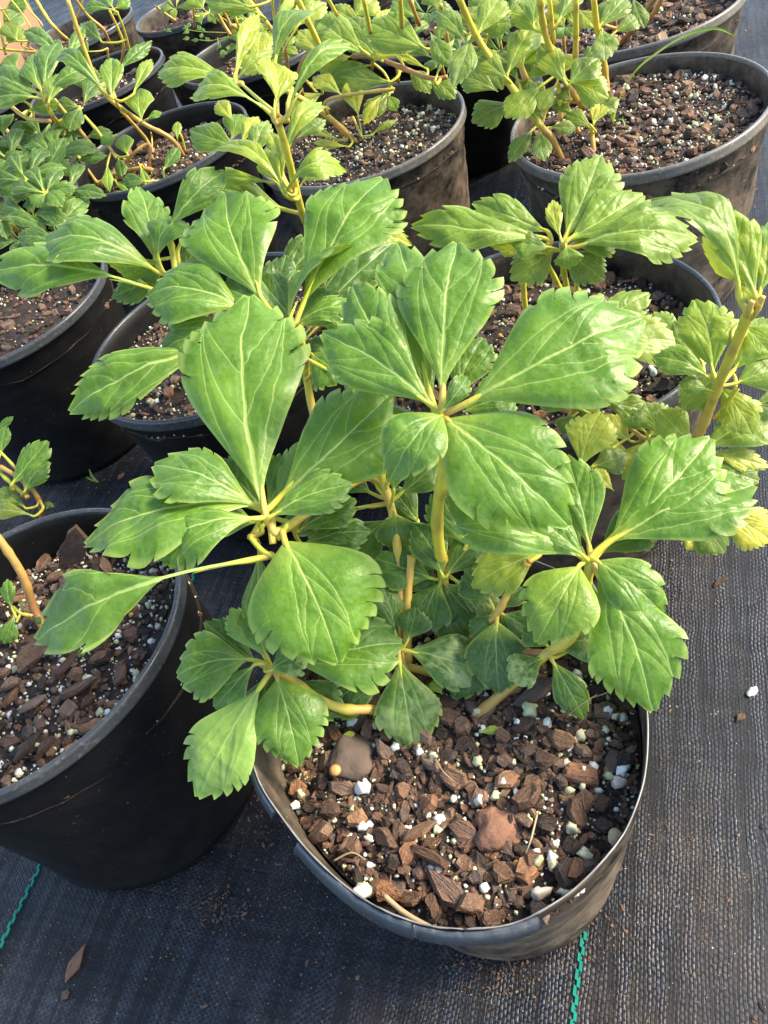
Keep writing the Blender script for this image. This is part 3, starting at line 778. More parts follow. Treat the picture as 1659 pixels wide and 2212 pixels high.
# ---------------------------------------------------------------- the front plant
def plant(name, c, z, label, group='pachysandra plants growing in the pots', cat='plant'):
    e = empty(name, Vector((c[0], c[1], z))); tag(e, label, cat, group); return e
PA = plant('pachysandra', (0, 27), -3, 'glossy green toothed pachysandra filling the front cut-rim pot, the largest plant')
stems(PA, '''
.40 .20  985 1420 -3.2  958 1380 -2.5  957 1248 1  944 1130 6  958 1010 10.5  955 890 13.8
.30 .35  905 1500 -3.2  862 1400 -1.5  866 1290 1.2  846 1100 4.5  800 1030 6.5  690 1090 8.5  600 1150 9.5  586 1118 10
.28 .10  846 1100 4.5  826 1035 6  806 950 8.5  800 900 9.5
.30 .45  880 1540 -3.2  880 1400 -1.2  881 1290 1.2  890 1200 3
.34 .25  1028 1548 -3.2  1110 1475 -1.6  1178 1414 .2  1235 1375 1.6  1258 1300 3.4  1277 1212 5.4
.26 .55  1178 1412 .2  1120 1412 -.2  1040 1430 -1.5  985 1470 -3.2
.24 .50  990 1430 -3.2  1030 1375 -1  1069 1332 1  1105 1267 2.6  1140 1215 3.8
.32 .30  822 1572 -3.3  815 1535 -1.8  745 1532 -.6  685 1508 .5  625 1465 2  575 1442 3
.24 .45  900 1500 -3.2  862 1415 -.2  861 1406 .2
.30 .40  985 1468 -3.2  940 1455 -2.2  880 1440 -1.5
''')
# top rosette, right of the middle
leaves(PA, '''
930 860 862 547 150 13.2 tint=.78 m=.3
938 880 772 636 135 13.3 tint=.55 m=.28 roll=-8
945 885 712 732 152 13.8 tint=.72 roll=-10 k=4
955 862 985 547 214 14.0 tint=.85 bend=.08 m=.28 fold=.18
1003 876 1362 700 262 14.2 tint=.80 bend=.12 fold=.12 m=.2 k=5
952 897 1212 1118 236 13.8 tint=.72 bend=.14 droop=.1 fold=.12 k=5 kind=br
961 892 849 1032 128 13.8 tint=.66 bend=.28 fold=.3 m=.3 kind=br
950 893 1004 818 44 14.1 tint=.35 bend=.35 kind=na k=2 roll=30
''')
# left rosette
leaves(PA, '''
840 1120 760 1200 90 3 tint=.3
870 1120 930 1190 80 3 tint=.25
820 1060 760 960 80 5.5 tint=.35
840 1040 900 950 70 6 tint=.3
960 1250 900 1140 80 2 tint=.25
960 1250 1040 1160 80 2 tint=.3
862 1290 780 1340 80 .5 tint=.2
862 1290 930 1230 70 .8 tint=.22
1080 1320 1110 1420 80 .4 tint=.2
690 1090 740 1000 80 7 tint=.4
''', m=.2, cut=.7)
leaves(PA, '''
575 1100 640 985 90 8.6 tint=.3
590 1120 480 1000 100 8 tint=.3
590 1110 700 965 110 8.4 tint=.45
560 1130 430 1110 90 8.6 tint=.45
640 1150 760 1085 80 7 tint=.25
650 1180 790 1150 90 6 tint=.2
''', m=.2)
leaves(PA, '''
940 880 850 760 100 10.5 tint=.35
960 905 1050 1010 120 9.5 tint=.3
1000 890 1110 860 110 10.5 tint=.4
940 900 810 950 100 9.5 tint=.3
985 870 1040 740 100 11 tint=.4
1290 1200 1400 1130 100 4 tint=.35
1260 1195 1150 1040 100 3.6 tint=.35
1270 1225 1240 1330 90 3.8 tint=.35
1290 1225 1380 1400 110 3.8 tint=.35
590 1445 560 1570 90 1.8 tint=.25
560 1435 450 1350 80 2 tint=.3
600 1440 700 1330 90 1.8 tint=.3
620 1470 730 1540 90 .8 tint=.25
''', m=.2)
leaves(PA, '''
595 1085 826 868 200 9.8 tint=.78 fold=.15 m=.3 k=5
560 1100 348 1012 135 9.9 tint=.62 bend=.18 roll=20 m=.1
562 1092 210 1172 160 10 tint=.72 bend=.16 roll=25 m=.1 k=4
570 1102 541 670 262 10.3 tint=.88 bend=.06 fold=.14 m=.3 k=5
565 1120 352 1205 108 10.2 tint=.70 bend=.25 roll=15 m=.1 curl=.3
560 1207 112 1372 150 8.6 tint=.72 bend=.2 m=0 petiole=.36 k=3
562 1187 569 1374 80 8 tint=.5 roll=40
575 1122 747 1052 95 10.4 tint=.75 roll=-10
614 1166 722 1414 282 9.6 tint=.86 bend=.16 fold=.1 curl=.2 m=.25 petiole=.02 k=5 kind=br
''')
stems(PA, '''
.22 .0  590 1175 9.2  585 1140 9.8  572 1105 10.2
.16 .0  600 1165 9.2  617 1140 9.7  620 1130 9.8
.18 .0  640 1215 8.2  575 1195 8.8  540 1160 9.4
''')
# lower left rosette
leaves(PA, '''
575 1424 503 1322 66 3 tint=.45 roll=10
578 1420 528 1322 66 3.1 tint=.5
546 1424 394 1456 142 3.1 tint=.62 bend=.14 m=.1 k=3 fold=.2
632 1440 853 1392 178 2.8 tint=.72 bend=.14 k=4 m=.1
582 1450 656 1412 82 3.4 tint=.4 dmg=.9 k=2
570 1472 437 1705 150 2.7 tint=.60 bend=.12 k=4 fold=.16
597 1457 642 1642 155 2.8 tint=.62 bend=.12 k=4 fold=.16 kind=br
555 1432 470 1522 74 3.3 tint=.42 roll=10 kind=el
''')
# right rosette
leaves(PA, '''
1275 1192 1228 998 112 5.4 tint=.66 k=2
1305 1180 1520 962 205 5.3 tint=.85 k=5 m=.2 fold=.14
1265 1207 985 1078 150 5.4 tint=.82 bend=.1 m=.15 roll=8
1300 1180 1607 1057 168 5.7 tint=.78 k=5 m=.15 roll=-12
1265 1205 1176 1130 68 5.9 tint=.72 dmg=.5 k=3
1285 1225 1402 1515 200 5.3 tint=.84 bend=.1 k=5 m=.3 fold=.12
1255 1217 1166 1377 160 5.6 tint=.82 yel=.10 bend=.2 k=4 kind=br
1282 1207 1425 1322 112 5.8 tint=.62 bend=.15 k=3 kind=br
1170 1192 1030 1262 105 3.6 tint=.72 yel=.25
''', petiole=.05)
# older, darker leaves on the lower joints
leaves(PA, '''
853 1110 868 1182 165 4.5 tint=.12 m=-.3 petiole=.03 k=4 bend=.2 kind=br
862 1070 942 1002 62 5 tint=.18 kind=el k=2
813 1092 622 1126 66 4.6 tint=.22 petiole=.3
802 1066 722 1008 62 5 tint=.18
850 1066 862 985 34 6.5 tint=.45 kind=na k=2
933 1250 821 1208 88 1.4 tint=.32 k=5
953 1254 917 1357 92 1.3 tint=.12 k=3
973 1246 1077 1322 56 1.5 tint=.22 kind=el k=2 dmg=.7
957 1258 1022 1332 98 .9 tint=.22 k=3
962 1300 1004 1374 82 .2 tint=.3 k=4
970 1240 1014 1180 56 1.2 tint=.15 kind=el
940 1196 898 1186 40 1 tint=.15 k=2
835 1255 783 1190 60 .3 tint=.1
850 1240 792 1268 55 .1 tint=.12
853 1362 826 1270 58 .4 tint=.15 kind=el roll=20
870 1300 850 1230 70 -.2 tint=.15
881 1384 898 1318 66 .2 tint=.12 kind=el
873 1404 1031 1454 100 .2 tint=.28 dmg=1 k=3 kind=el
866 1404 800 1340 70 -.4 tint=.2
862 1424 892 1606 122 .2 tint=.3 dmg=.55 k=4 m=.2
872 1470 848 1594 62 -1 tint=.08
846 1436 722 1522 80 -.9 tint=.2
1040 1372 985 1500 92 -.6 tint=.12
1073 1340 1078 1487 116 1 tint=.10 k=3 dmg=.1 kind=br
1081 1324 1146 1362 50 1 tint=.12 kind=el
1080 1318 1126 1272 42 1.2 tint=.15 kind=el
1064 1326 1020 1372 46 .8 tint=.15
1060 1300 1010 1235 70 1.2 tint=.2
1174 1420 1104 1464 70 .2 tint=.25 dmg=1 k=3
1190 1422 1258 1543 62 .2 tint=.2 k=2 kind=el
1195 1400 1302 1384 82 .2 tint=.3 dmg=.8 m=.1
1184 1397 1136 1355 54 .3 tint=.15
1240 1400 1296 1330 62 -.4 tint=.1
1100 1390 1180 1350 70 -.9 tint=.1
1130 1300 1180 1370 80 -.3 tint=.15
905 1130 850 1060 60 2 tint=.1
925 1180 1000 1120 90 2.2 tint=.18
1010 1180 950 1060 90 3 tint=.2
700 1180 800 1290 110 1 tint=.12
760 1300 700 1200 100 .5 tint=.1
1215 1010 1150 1110 90 3.5 tint=.12
1190 1120 1235 1030 70 3.5 tint=.1
''', m=.15, petiole=.02, wide=1.2, cut=.6)
leaves(PA, '''
800 1528 736 1548 26 -2.4 tint=1 yel=.4
1032 1584 1082 1578 18 -2.6 tint=1 yel=.3 kind=na
735 1592 765 1585 14 -2.6 tint=1 yel=.4
955 1500 938 1470 40 -2 tint=1 yel=.4
''', k=2)

# ---------------------------------------------------------------- the plant behind it, in the grey-rimmed pot
PC = plant('pachysandra', (-5, 66), -2, 'pale green pachysandra with long drooping leaves over the pot behind, on its left')
stems(PC, '''
.34 .2  690 960 -2.2  668 850 1.5  655 760 5.5  640 700 9
.34 .2  470 790 -2.2  430 720 3  395 640 7.5  372 592 9
.30 .0  385 620 8.2  372 540 10.5  362 498 12
.22 .0  395 610 8.2  384 545 9.6  402 510 10.5
.20 .0  352 655 7.5  310 612 8.4  262 585 9
''')
leaves(PC, '''
660 720 838 536 80 2.5 tint=.1
600 640 700 520 90 4 tint=.08
700 640 722 575 50 3 tint=.12
570 690 615 560 80 5 tint=.1
690 700 755 690 72 6 tint=.4 roll=20
668 762 742 815 105 5 tint=.45
690 790 830 880 110 4.5 tint=.3 petiole=.3
660 820 740 740 90 3 tint=.15
570 656 491 432 200 9.4 tint=.80 k=5 m=.25 fold=.2
650 668 818 402 176 9.6 tint=.76 k=5 m=.25 fold=.3 roll=-10
535 672 332 640 138 9 tint=.66 k=4 roll=10 bend=.18
500 684 356 756 90 8.6 tint=.7 k=3 bend=.15
462 752 170 882 118 7.4 tint=.72 k=5 bend=.12 petiole=.04 m=.05
622 712 760 545 70 9.8 tint=.72 roll=-62 bend=.18 fold=.5
634 706 782 672 52 9.4 tint=.5 roll=-20 bend=.2
755 505 880 520 46 5.5 tint=.8 yel=.35 bend=.2 droop=.3
''', grow=1.06, wide=1.1)
leaves(PC, '''
340 628 2 590 112 8.6 tint=.72 k=3 petiole=.24 bend=.15 m=.05
350 595 96 548 104 9.2 tint=.66 k=4 bend=.3 roll=14 m=.05
338 575 300 414 92 9.6 tint=.68 k=3 roll=24
350 560 232 560 62 10.2 tint=.7 roll=-66 bend=.12
342 560 392 482 80 10.6 tint=.66 k=4 bend=.3 roll=-20
360 500 476 380 82 12 tint=.62 k=3 bend=.22 roll=20
300 600 345 585 50 8.6 tint=.5
''', grow=1.06, wide=1.1)

leaves(PC, '''
640 700 560 600 90 7.5 tint=.3
640 710 730 640 90 7.5 tint=.3
620 700 480 620 100 7.8 tint=.4
650 740 600 830 90 4 tint=.25
640 720 700 800 90 5 tint=.35
380 600 440 520 60 8 tint=.35
360 600 250 640 60 7.5 tint=.4
''', m=.2)
PBr = plant('pachysandra', (6, 80), -2.5, 'yellow-green young pachysandra leaning up behind the pale leaves, stem bare between two tufts')
stems(PBr, '''
.36 .15  690 560 -2.5  668 500 4  650 450 9  626 352 14  606 280 17.5  592 250 19
.18 .0  640 430 10.5  612 380 12  605 330 13.5
.16 .0  618 262 18  560 215 18.5  520 180 18.5
.18 .0  600 268 18.6  580 240 19  560 225 19
.17 .0  622 262 18.2  622 225 18.6  632 190 19
.16 .0  600 250 19  597 180 20  590 130 21
''')
leaves(PBr, '''
620 455 432 418 90 8.6 tint=.45 bend=.18
625 432 463 338 52 11 tint=1 yel=.2 bend=.25 roll=25 petiole=.15
628 425 566 330 50 11.4 tint=1 yel=.45 roll=-20 petiole=.2
612 392 584 293 32 12 tint=.9 yel=.3 kind=el k=2
606 378 706 246 40 12.5 tint=1 yel=.2 bend=.42 kind=na petiole=.1
622 408 741 374 60 12 tint=.95 yel=.12 bend=.5 petiole=.12
640 412 702 358 50 10.5 tint=.45 bend=.15 petiole=.2
590 396 477 383 26 11.5 tint=.95 yel=.2 kind=na
542 345 577 266 46 13 tint=.5 dmg=.5
515 320 417 283 66 12.6 tint=.6 k=3
500 300 520 250 60 12 tint=.6
590 250 428 212 60 19 tint=.8 yel=.1 bend=.3 k=4 roll=12 petiole=.2
592 248 588 140 82 19.2 tint=.95 yel=.35 roll=30 petiole=.22 k=2 fold=.6
615 262 768 124 44 18.6 tint=.6 bend=.35 kind=na petiole=.12
592 142 670 30 52 21 tint=.5 bend=.2 roll=-20 kind=na
506 168 557 40 36 18.5 tint=.9 yel=.3 kind=na roll=25
508 176 586 114 34 18.6 tint=.7 yel=.2 bend=.2
500 174 352 160 66 18.4 tint=.75 yel=.1 k=4 bend=.2 roll=10
566 152 566 74 54 17 tint=.9 yel=.4
520 312 556 256 34 13 tint=1 yel=.45
506 262 474 220 34 14 tint=1 yel=.45
640 300 700 262 30 9 tint=.3
''', grow=1.06, wide=1.12, cut=.7)

# ---------------------------------------------------------------- the plant of the grey-rimmed pot, right of centre
PG = plant('pachysandra', (18, 54), -3.5, 'pachysandra with yellow lower leaves in the wide grey-rimmed pot, trailing to the right')
stems(PG, '''
.26 .0  1140 700 -3.5  1132 640 .5  1132 560 5  1150 520 7.5
.24 .0  1200 690 -3.5  1225 640 1  1216 578 5.5  1214 528 8
.22 .0  1260 680 -3.5  1246 640 1  1246 575 5.5  1222 532 8
.20 .0  1225 650 .5  1184 570 5.5  1180 530 7.5
.30 .10  1236 900 -1.5  1242 860 0  1262 810 2.5  1288 762 5
.22 .6  1200 880 -3.6  1236 890 -1.5  1320 900 -1.0  1400 950 -1.2  1500 960 -1
.34 .22  1500 962 -1  1526 900 2  1560 812 6  1612 690 11  1616 670 12
''')
leaves(PG, '''
1190 535 1115 528 56 7.6 tint=.7
1190 520 922 487 88 7.6 tint=.72 k=3 bend=.14 droop=.1
1190 505 1040 446 80 8 tint=.72 k=3
1217 525 1287 357 118 8 tint=.85 k=4
1212 520 1197 442 34 8.4 tint=1 yel=.4 kind=el k=2
1240 535 1476 520 112 7.8 tint=.74 k=4 bend=.16 roll=-8
1219 525 1371 432 112 8.3 tint=.86 k=5
1222 530 1228 576 145 8.4 tint=.7 k=4 bend=.3 m=0
1150 545 1062 528 26 7 tint=1 yel=.6
1130 555 1085 540 26 6 tint=1 yel=.5
''', grow=1.12, wide=1.12)
leaves(PG, '''
1284 722 1390 644 68 5 tint=.7 k=3
1330 730 1240 680 110 4 tint=.5
1288 755 1452 742 95 5.2 tint=.70 dmg=1 yel=.12 k=5
1268 868 1350 790 98 -.4 tint=.5 k=2
1288 860 1396 886 52 0 tint=.3 k=3
1235 880 1292 893 36 -.6 tint=.2
1245 892 1218 932 44 -.8 tint=.2
1255 1015 1293 903 98 -.6 tint=.82 yel=.35 k=5
1276 1010 1346 984 58 -1.2 tint=.12
1326 1060 1284 1018 34 -1.6 tint=.6 yel=1
1364 955 1315 902 48 -1.4 tint=.6 yel=.9 dmg=.4
1358 975 1300 962 44 -1.8 tint=.6 yel=.95
1427 941 1398 878 76 -.6 tint=.5 dmg=.8 k=3
1396 936 1352 890 40 -1 tint=.35
1350 1195 1400 1150 40 -2 tint=.7 yel=.9
1380 1000 1440 960 60 -1.4 tint=.3
''', m=.15, grow=1.12, wide=1.12)
leaves(PG, '''
1635 650 1700 480 95 12 tint=.6
1635 648 1566 476 104 12.4 tint=.92 yel=.12 k=3
1598 655 1425 460 104 12 tint=.6 bend=.35 roll=28 petiole=.12 k=3
1613 622 1528 524 54 12 tint=.9 yel=.7 roll=-50
1597 656 1626 624 38 12.2 tint=.95 yel=.2 k=2
1640 640 1655 540 50 12.4 tint=.95 yel=.3
1480 755 1404 690 78 3 tint=.55
1520 790 1462 706 70 3 tint=.35
1542 812 1504 666 116 5.6 tint=.92 yel=.1 k=4
1534 818 1424 776 64 5.4 tint=.66 bend=.2
1530 842 1474 828 40 5 tint=.4
1580 806 1664 700 100 5.2 tint=.7 k=3
1585 830 1680 794 80 5 tint=.62
1620 876 1710 850 46 1 tint=.2
1515 972 1657 896 104 -.6 tint=.5 dmg=.35 k=5 m=.2
1527 972 1648 1004 46 -1 tint=.8 yel=.55 dmg=.5
1538 1006 1628 1035 78 -1.6 tint=.22 k=4
1540 1108 1604 1085 58 -2.6 tint=.12
1560 1102 1656 1162 92 -3 tint=.8 yel=.95 k=5
1500 1128 1558 1186 84 -3.2 tint=.15 k=3
1475 1150 1506 1182 40 -3.6 tint=.8 yel=.9 k=2
1520 1000 1470 1060 60 -2 tint=.3
1530 1040 1560 1110 60 -2.4 tint=.25
1585 870 1548 900 12 1 tint=1 yel=.5 kind=na
1580 862 1562 912 12 1 tint=1 yel=.5 kind=na
''', grow=1.12, wide=1.12)
stems(PG, '''
.12 .0  1543 905 1  1560 885 2  1582 850 3  1588 838 3.4
.10 .0  1550 905 1  1574 870 2.6  1596 840 3.4
.13 .0  1500 962 -1  1520 1030 -2  1545 1100 -3
.12 .05  1526 905 2  1512 870 2.6  1506 850 3
.18 .0  1625 650 12.6  1618 672 12  1612 690 11
.16 .0  1648 640 12.6  1630 680 11.5  1610 696 10.8
''')

# ---------------------------------------------------------------- top middle plant
leaves(PG, '''
1215 540 1300 600 80 6.5 tint=.4
1200 540 1110 600 80 6.5 tint=.45 yel=.1
1230 530 1330 500 90 7 tint=.55
1610 690 1540 730 70 9 tint=.8 yel=.15
1600 700 1659 760 90 9 tint=.8 yel=.1
1560 800 1480 880 80 3.5 tint=.7 yel=.15
1550 830 1620 930 90 3 tint=.6 yel=.2
1500 955 1440 1010 80 -.5 tint=.6 yel=.25
1510 955 1580 1060 90 -1.4 tint=.5 yel=.3
1495 955 1430 890 80 0 tint=.8 yel=.2
1290 765 1350 840 90 3 tint=.75 yel=.15
1280 765 1210 830 80 3 tint=.6 yel=.1
1400 950 1350 1030 70 -1.4 tint=.5 yel=.5
1400 945 1450 900 70 -1 tint=.9 yel=.3
1245 880 1170 850 70 0 tint=.4
''', m=.2)
PE = plant('pachysandra', (12, 108), -2.6, 'pachysandra with orange creeping stems in the ridged top-middle pot')
stems(PE, '''
.40 .30  768 308 -2.6  700 245 3  608 189 8  590 178 9
.24 .35  708 246 3  702 222 4.5  740 207 5  852 192 5
.30 .75  762 122 7  816 126 7  925 168 6  966 166 6
.40 .22  704 130 8  672 60 13  640 -8 17
.26 .12  800 70 11  785 -4 16
.28 .12  868 58 12  864 -6 17
.26 .7  906 54 10  884 -4 14
.24 .2  728 32 12  708 -4 15
.26 .7  628 190 4  622 150 7  616 108 10
.26 .7  653 205 4  645 160 7  656 128 9  674 112 10
.22 .6  860 176 3  858 140 6
.18 .3  783 300 -2  762 252 .5
.24 .5  976 132 6  960 52 11  952 10 14
.18 .1  660 172 5  684 200 4
.22 .5  804 150 2  806 120 7
''')
leaves(PE, '''
928 110 822 62 90 8.4 tint=.45
794 118 708 58 84 8 tint=.6 k=4 dmg=.35
807 112 770 56 56 7.8 tint=.25
708 64 675 38 40 9 tint=.9 yel=.5
784 56 732 24 46 9.4 tint=.5 yel=.15
804 78 836 33 44 9 tint=.7 yel=.5
820 88 886 98 48 8.4 tint=.35
861 124 818 110 48 7.6 tint=.8 yel=.5
848 178 760 168 54 4.6 tint=.22
804 140 732 162 42 6 tint=.35
775 194 732 176 36 4 tint=.2
784 300 762 200 48 .5 tint=.95 yel=.75 k=1 petiole=.35 m=0
826 206 796 254 28 1.5 tint=.8 yel=.6
836 206 852 232 30 1.8 tint=.8
733 305 661 270 34 -1.4 tint=.6 yel=.5 kind=el
756 318 694 310 18 -2 tint=.8 yel=.8
800 294 844 268 16 -1.6 tint=.6 yel=.2 kind=na
926 152 868 126 18 6 tint=.9 yel=.5
938 180 972 106 12 6.4 tint=.4 kind=na
900 40 860 10 60 10 tint=.4
760 40 800 5 60 10 tint=.4 yel=.2
700 20 660 -10 50 12 tint=.5
850 195 800 240 40 1 tint=.15
880 150 918 190 40 4 tint=.2
700 200 640 240 40 2 tint=.3 yel=.4
''', grow=1.3, wide=1.05, cut=.7)

# ---------------------------------------------------------------- upper right plant
PF = plant('pachysandra', (34, 86), -1.6, 'bushy pachysandra with thick yellow stems at the left side of the dusty pot')
stems(PF, '''
.38 .25  1216 350 -1.8  1190 296 1.5  1168 272 3  1092 170 8.5  1030 80 13  990 -8 18
.36 .30  1262 232 1.5  1226 186 5  1180 80 11  1166 -6 16
.32 .2  1137 174 7  1104 84 11
.26 .1  1196 92 10  1186 -6 15
.30 .15  1243 130 8  1244 -6 15
.34 .2  1312 200 3  1302 120 7  1290 64 10  1282 -6 14
.26 .1  1212 260 2  1206 180 5.5
.28 .5  1284 338 -1.8  1278 280 .5
.22 .6  1214 218 3  1250 220 2.8  1286 216 3
.30 .5  1262 300 -1.8  1250 285 -1  1230 240 1.5
.14 .1  1172 268 2.4  1180 240 3.4  1192 224 4
.14 .1  1042 110 10  1055 78 11  1072 72 11.4
''')
leaves(PF, '''
1076 198 1012 172 60 5 tint=.12
1108 224 1038 256 64 4 tint=.15
1121 178 1084 128 50 7 tint=.15
1105 138 1058 124 22 8.4 tint=.95 yel=.3
1127 140 1160 74 44 8.6 tint=.9 yel=.1 k=4
1127 140 1168 112 52 8.2 tint=.66
1140 180 1166 130 70 6.4 tint=.25
1147 211 1168 258 34 3.6 tint=.3
1169 186 1108 240 62 6.6 tint=.85 yel=.15
1201 183 1172 225 40 6.4 tint=.85 yel=.15
1198 160 1152 160 24 7.4 tint=.85 yel=.15
1230 178 1296 204 70 6.2 tint=.88 yel=.12
1210 118 1238 138 40 7 tint=.9 yel=.3
1252 134 1284 112 34 7 tint=.2
1153 278 1111 336 38 2.4 tint=.2
1166 280 1175 333 44 2.6 tint=.25 dmg=.6
1182 276 1234 274 30 2.4 tint=.12
1278 272 1234 252 44 1.6 tint=.25
1282 268 1310 232 22 1.4 tint=.95 yel=.4
1281 270 1289 232 22 1.6 tint=.4 yel=1 dmg=.3
1295 215 1322 236 46 2.6 tint=.35 dmg=1
1015 78 987 166 58 13 tint=.3 dmg=.4
1127 50 1055 60 50 12 tint=.12
1152 62 1160 4 46 12.4 tint=.35
1204 50 1245 -4 40 12 tint=.12
1300 62 1306 116 60 10 tint=.25 dmg=1
1326 72 1368 44 40 8.6 tint=.2
1334 -5 1308 38 50 11 tint=.3
1368 -5 1388 46 40 10 tint=.2
1250 20 1280 52 44 8 tint=.9 yel=.4
1220 60 1200 20 50 9 tint=.9 yel=.4
1096 30 1130 2 60 13 tint=.3
1060 20 1030 -10 50 14 tint=.2
976 46 1032 28 34 13 tint=.2
958 38 950 76 24 13 tint=.3
930 70 968 130 44 10 tint=.15
945 20 935 -10 60 11 tint=.2
1000 30 1040 60 40 13 tint=.4 yel=.2
1180 215 1150 190 40 4 tint=.2
1235 215 1210 200 36 4 tint=.15
1240 250 1200 225 30 2.5 tint=.12
1060 130 1080 180 50 6 tint=.12
1290 170 1265 150 40 4.4 tint=.2
''', grow=1.26, wide=1.04, cut=.65)
GB = plant('grass_weed', (38, 88), -1.8, 'single long bright grass blade arching right over the dusty pot', group=None, cat='grass')
def grass(parent, pts, w0, tint=.9, yel=.1):
    P, Rr = smooth_path([at(*p) for p in pts], [w0]*len(pts), 6); V, F, uf, ug = [], [], [], []; n = len(P)
    for i, p in enumerate(P):
        t = (P[min(i+1, n-1)]-P[max(0, i-1)]).normalized(); s = t.cross(Vector((0, 0, 1))+(CAM-p).normalized()).normalized()
        u = i/(n-1); wd = w0*(min(1, .45+u*2))*(1-u**3)+.01; nn = s.cross(t)
        for v in (-1, -.5, 0, .5, 1): V.append(p+s*v*wd+nn*abs(v)*wd*.35); uf.append((.3+u*.5, v*.02)); ug.append((.4, abs(v)*.5))
    for i in range(n-1):
        for j in range(4): q = i*5+j; F.append((q, q+1, q+6, q+5))
    me = mesh_from('blade', V, F, P[0])
    for nm, dat in (('flat', uf), ('grid', ug)):
        l = me.uv_layers.new(name=nm); l.data.foreach_set('uv', np.array([dat[k] for f in F for k in f], dtype=np.float32).ravel())
    o = link('blade', me, M['leaf'], parent); set_origin(o, P[0], parent); o.color = (tint, yel, 0, 1); return o
grass(GB, [(1322, 275, -1.8), (1339, 215, 2), (1374, 155, 6), (1429, 110, 9), (1479, 80, 11), (1544, 62, 11.6), (1588, 78, 11)], .30)
grass(GB, [(1322, 275, -1.8), (1318, 215, 1), (1306, 170, 3), (1290, 150, 4)], .16)
grass(GB, [(1326, 262, -1.8), (1345, 258, -.6), (1352, 275, -1)], .16)

leaves(PF, '''
1168 272 1120 180 60 4 tint=.35
1226 186 1170 100 60 7 tint=.6 yel=.2
1226 186 1290 130 60 7 tint=.4
1100 175 1030 120 60 9 tint=.5 yel=.1
1092 170 1150 60 60 9 tint=.8 yel=.2
1030 80 1080 0 60 13 tint=.5 yel=.1
1180 80 1120 10 60 11 tint=.8 yel=.25
1244 60 1190 -10 50 11 tint=.85 yel=.3
1290 64 1350 0 50 10 tint=.4
1010 100 950 30 50 12 tint=.3
''', cut=.7)
leaves(PE, '''
760 122 690 150 50 7 tint=.4 yel=.2
820 126 860 60 60 7.4 tint=.7 yel=.25
816 126 760 80 60 7.4 tint=.5
740 207 680 170 40 5 tint=.8 yel=.4
700 128 650 70 50 9 tint=.8 yel=.3
640 60 700 10 50 12 tint=.6 yel=.2
925 168 980 210 44 5 tint=.3
''', cut=.7)
# top right corner plant
PH = plant('pachysandra', (54, 112), -2, 'orange bare stems in the top right corner pot')
stems(PH, '''
.32 .7  1340 98 -2.6  1380 45 2.5  1420 -10 7
.32 .6  1352 80 -2.6  1410 30 1  1432 -10 4
.28 .5  1330 62 -2.6  1322 20 2  1300 -10 5
.22 .4  1330 62 -1  1300 50 1  1290 30 3
''')
# left edge plants
PBs = plant('pachysandra', (-30, 42), -4, 'single brown leaning stem with two tiny leaves in the large glossy pot')
stems(PBs, '''
.36 .62  96 1362 -4  72 1310 -2.4  48 1242 .4  0 1168 3.5  -50 1110 6
.14 .0  70 1330 -2.6  45 1325 -2.4  28 1310 -2.2
.12 .0  45 1325 -2.4  35 1345 -2.6
''')
leaves(PBs, '''
27 1318 17 1256 32 -2.2 tint=.85
32 1328 10 1386 42 -2.4 tint=.8
92 1330 78 1345 18 -3 tint=.4
55 1310 42 1300 10 -2 tint=.9 yel=.2
''', k=2)
PN = plant('pachysandra', (-48, 62), 0, 'small pachysandra shoot at the left edge behind the large glossy pot')
stems(PN, '''
.26 .6  92 1128 -9  84 1080 -5  52 1040 -3  0 1008 -2
.16 .0  60 1065 -4  40 1020 -2.5  0 975 -1
.22 .0  60 1075 -4  20 1040 -3  -20 1000 -2
''')
leaves(PN, '''
50 1066 100 1000 52 -3.2 tint=.4
22 1052 98 960 64 -2.6 tint=.7 k=3
0 985 12 924 30 -2 tint=.9
-10 930 26 902 18 -2 tint=.9
80 1116 -10 1108 40 -5 tint=.5 yel=.3 bend=.25 petiole=.1
60 1100 0 1060 40 -5 tint=.5 yel=.2
100 1100 108 1085 22 -6 tint=.4
''', k=3)

# ---------------------------------------------------------------- upper left plants
PI = plant('pachysandra', (-14, 128), -3, 'curved bare stems and small cupped leaves rising from the wide upper left pot')
stems(PI, '''
.34 .40  402 346 -3  370 300 1  312 268 4  254 228 8  228 204 10  200 156 13  144 -6 22
.28 .45  340 342 -3  312 296 0  262 240 6
.26 .62  320 384 -3  322 314 1  290 330 1  262 366 -1  250 390 -2
.34 .30  360 380 -3  300 364 -1  224 390 -2  160 430 -3  120 466 -5
.24 .1  252 342 2  216 290 4.5  182 250 7
.26 .45  222 342 2  160 266 6  118 215 9
.26 .15  210 396 -2  150 310 3  112 250 7
.16 .05  404 342 -3  394 300 0  384 280 1.5
.14 .05  270 412 -2  248 392 -1
.20 .1  256 232 8  246 205 10  240 180 11.5
.18 .5  372 392 -3  340 376 -2  310 366 -1.6
.12 .3  330 330 -1  328 300 0  326 286 1
''')
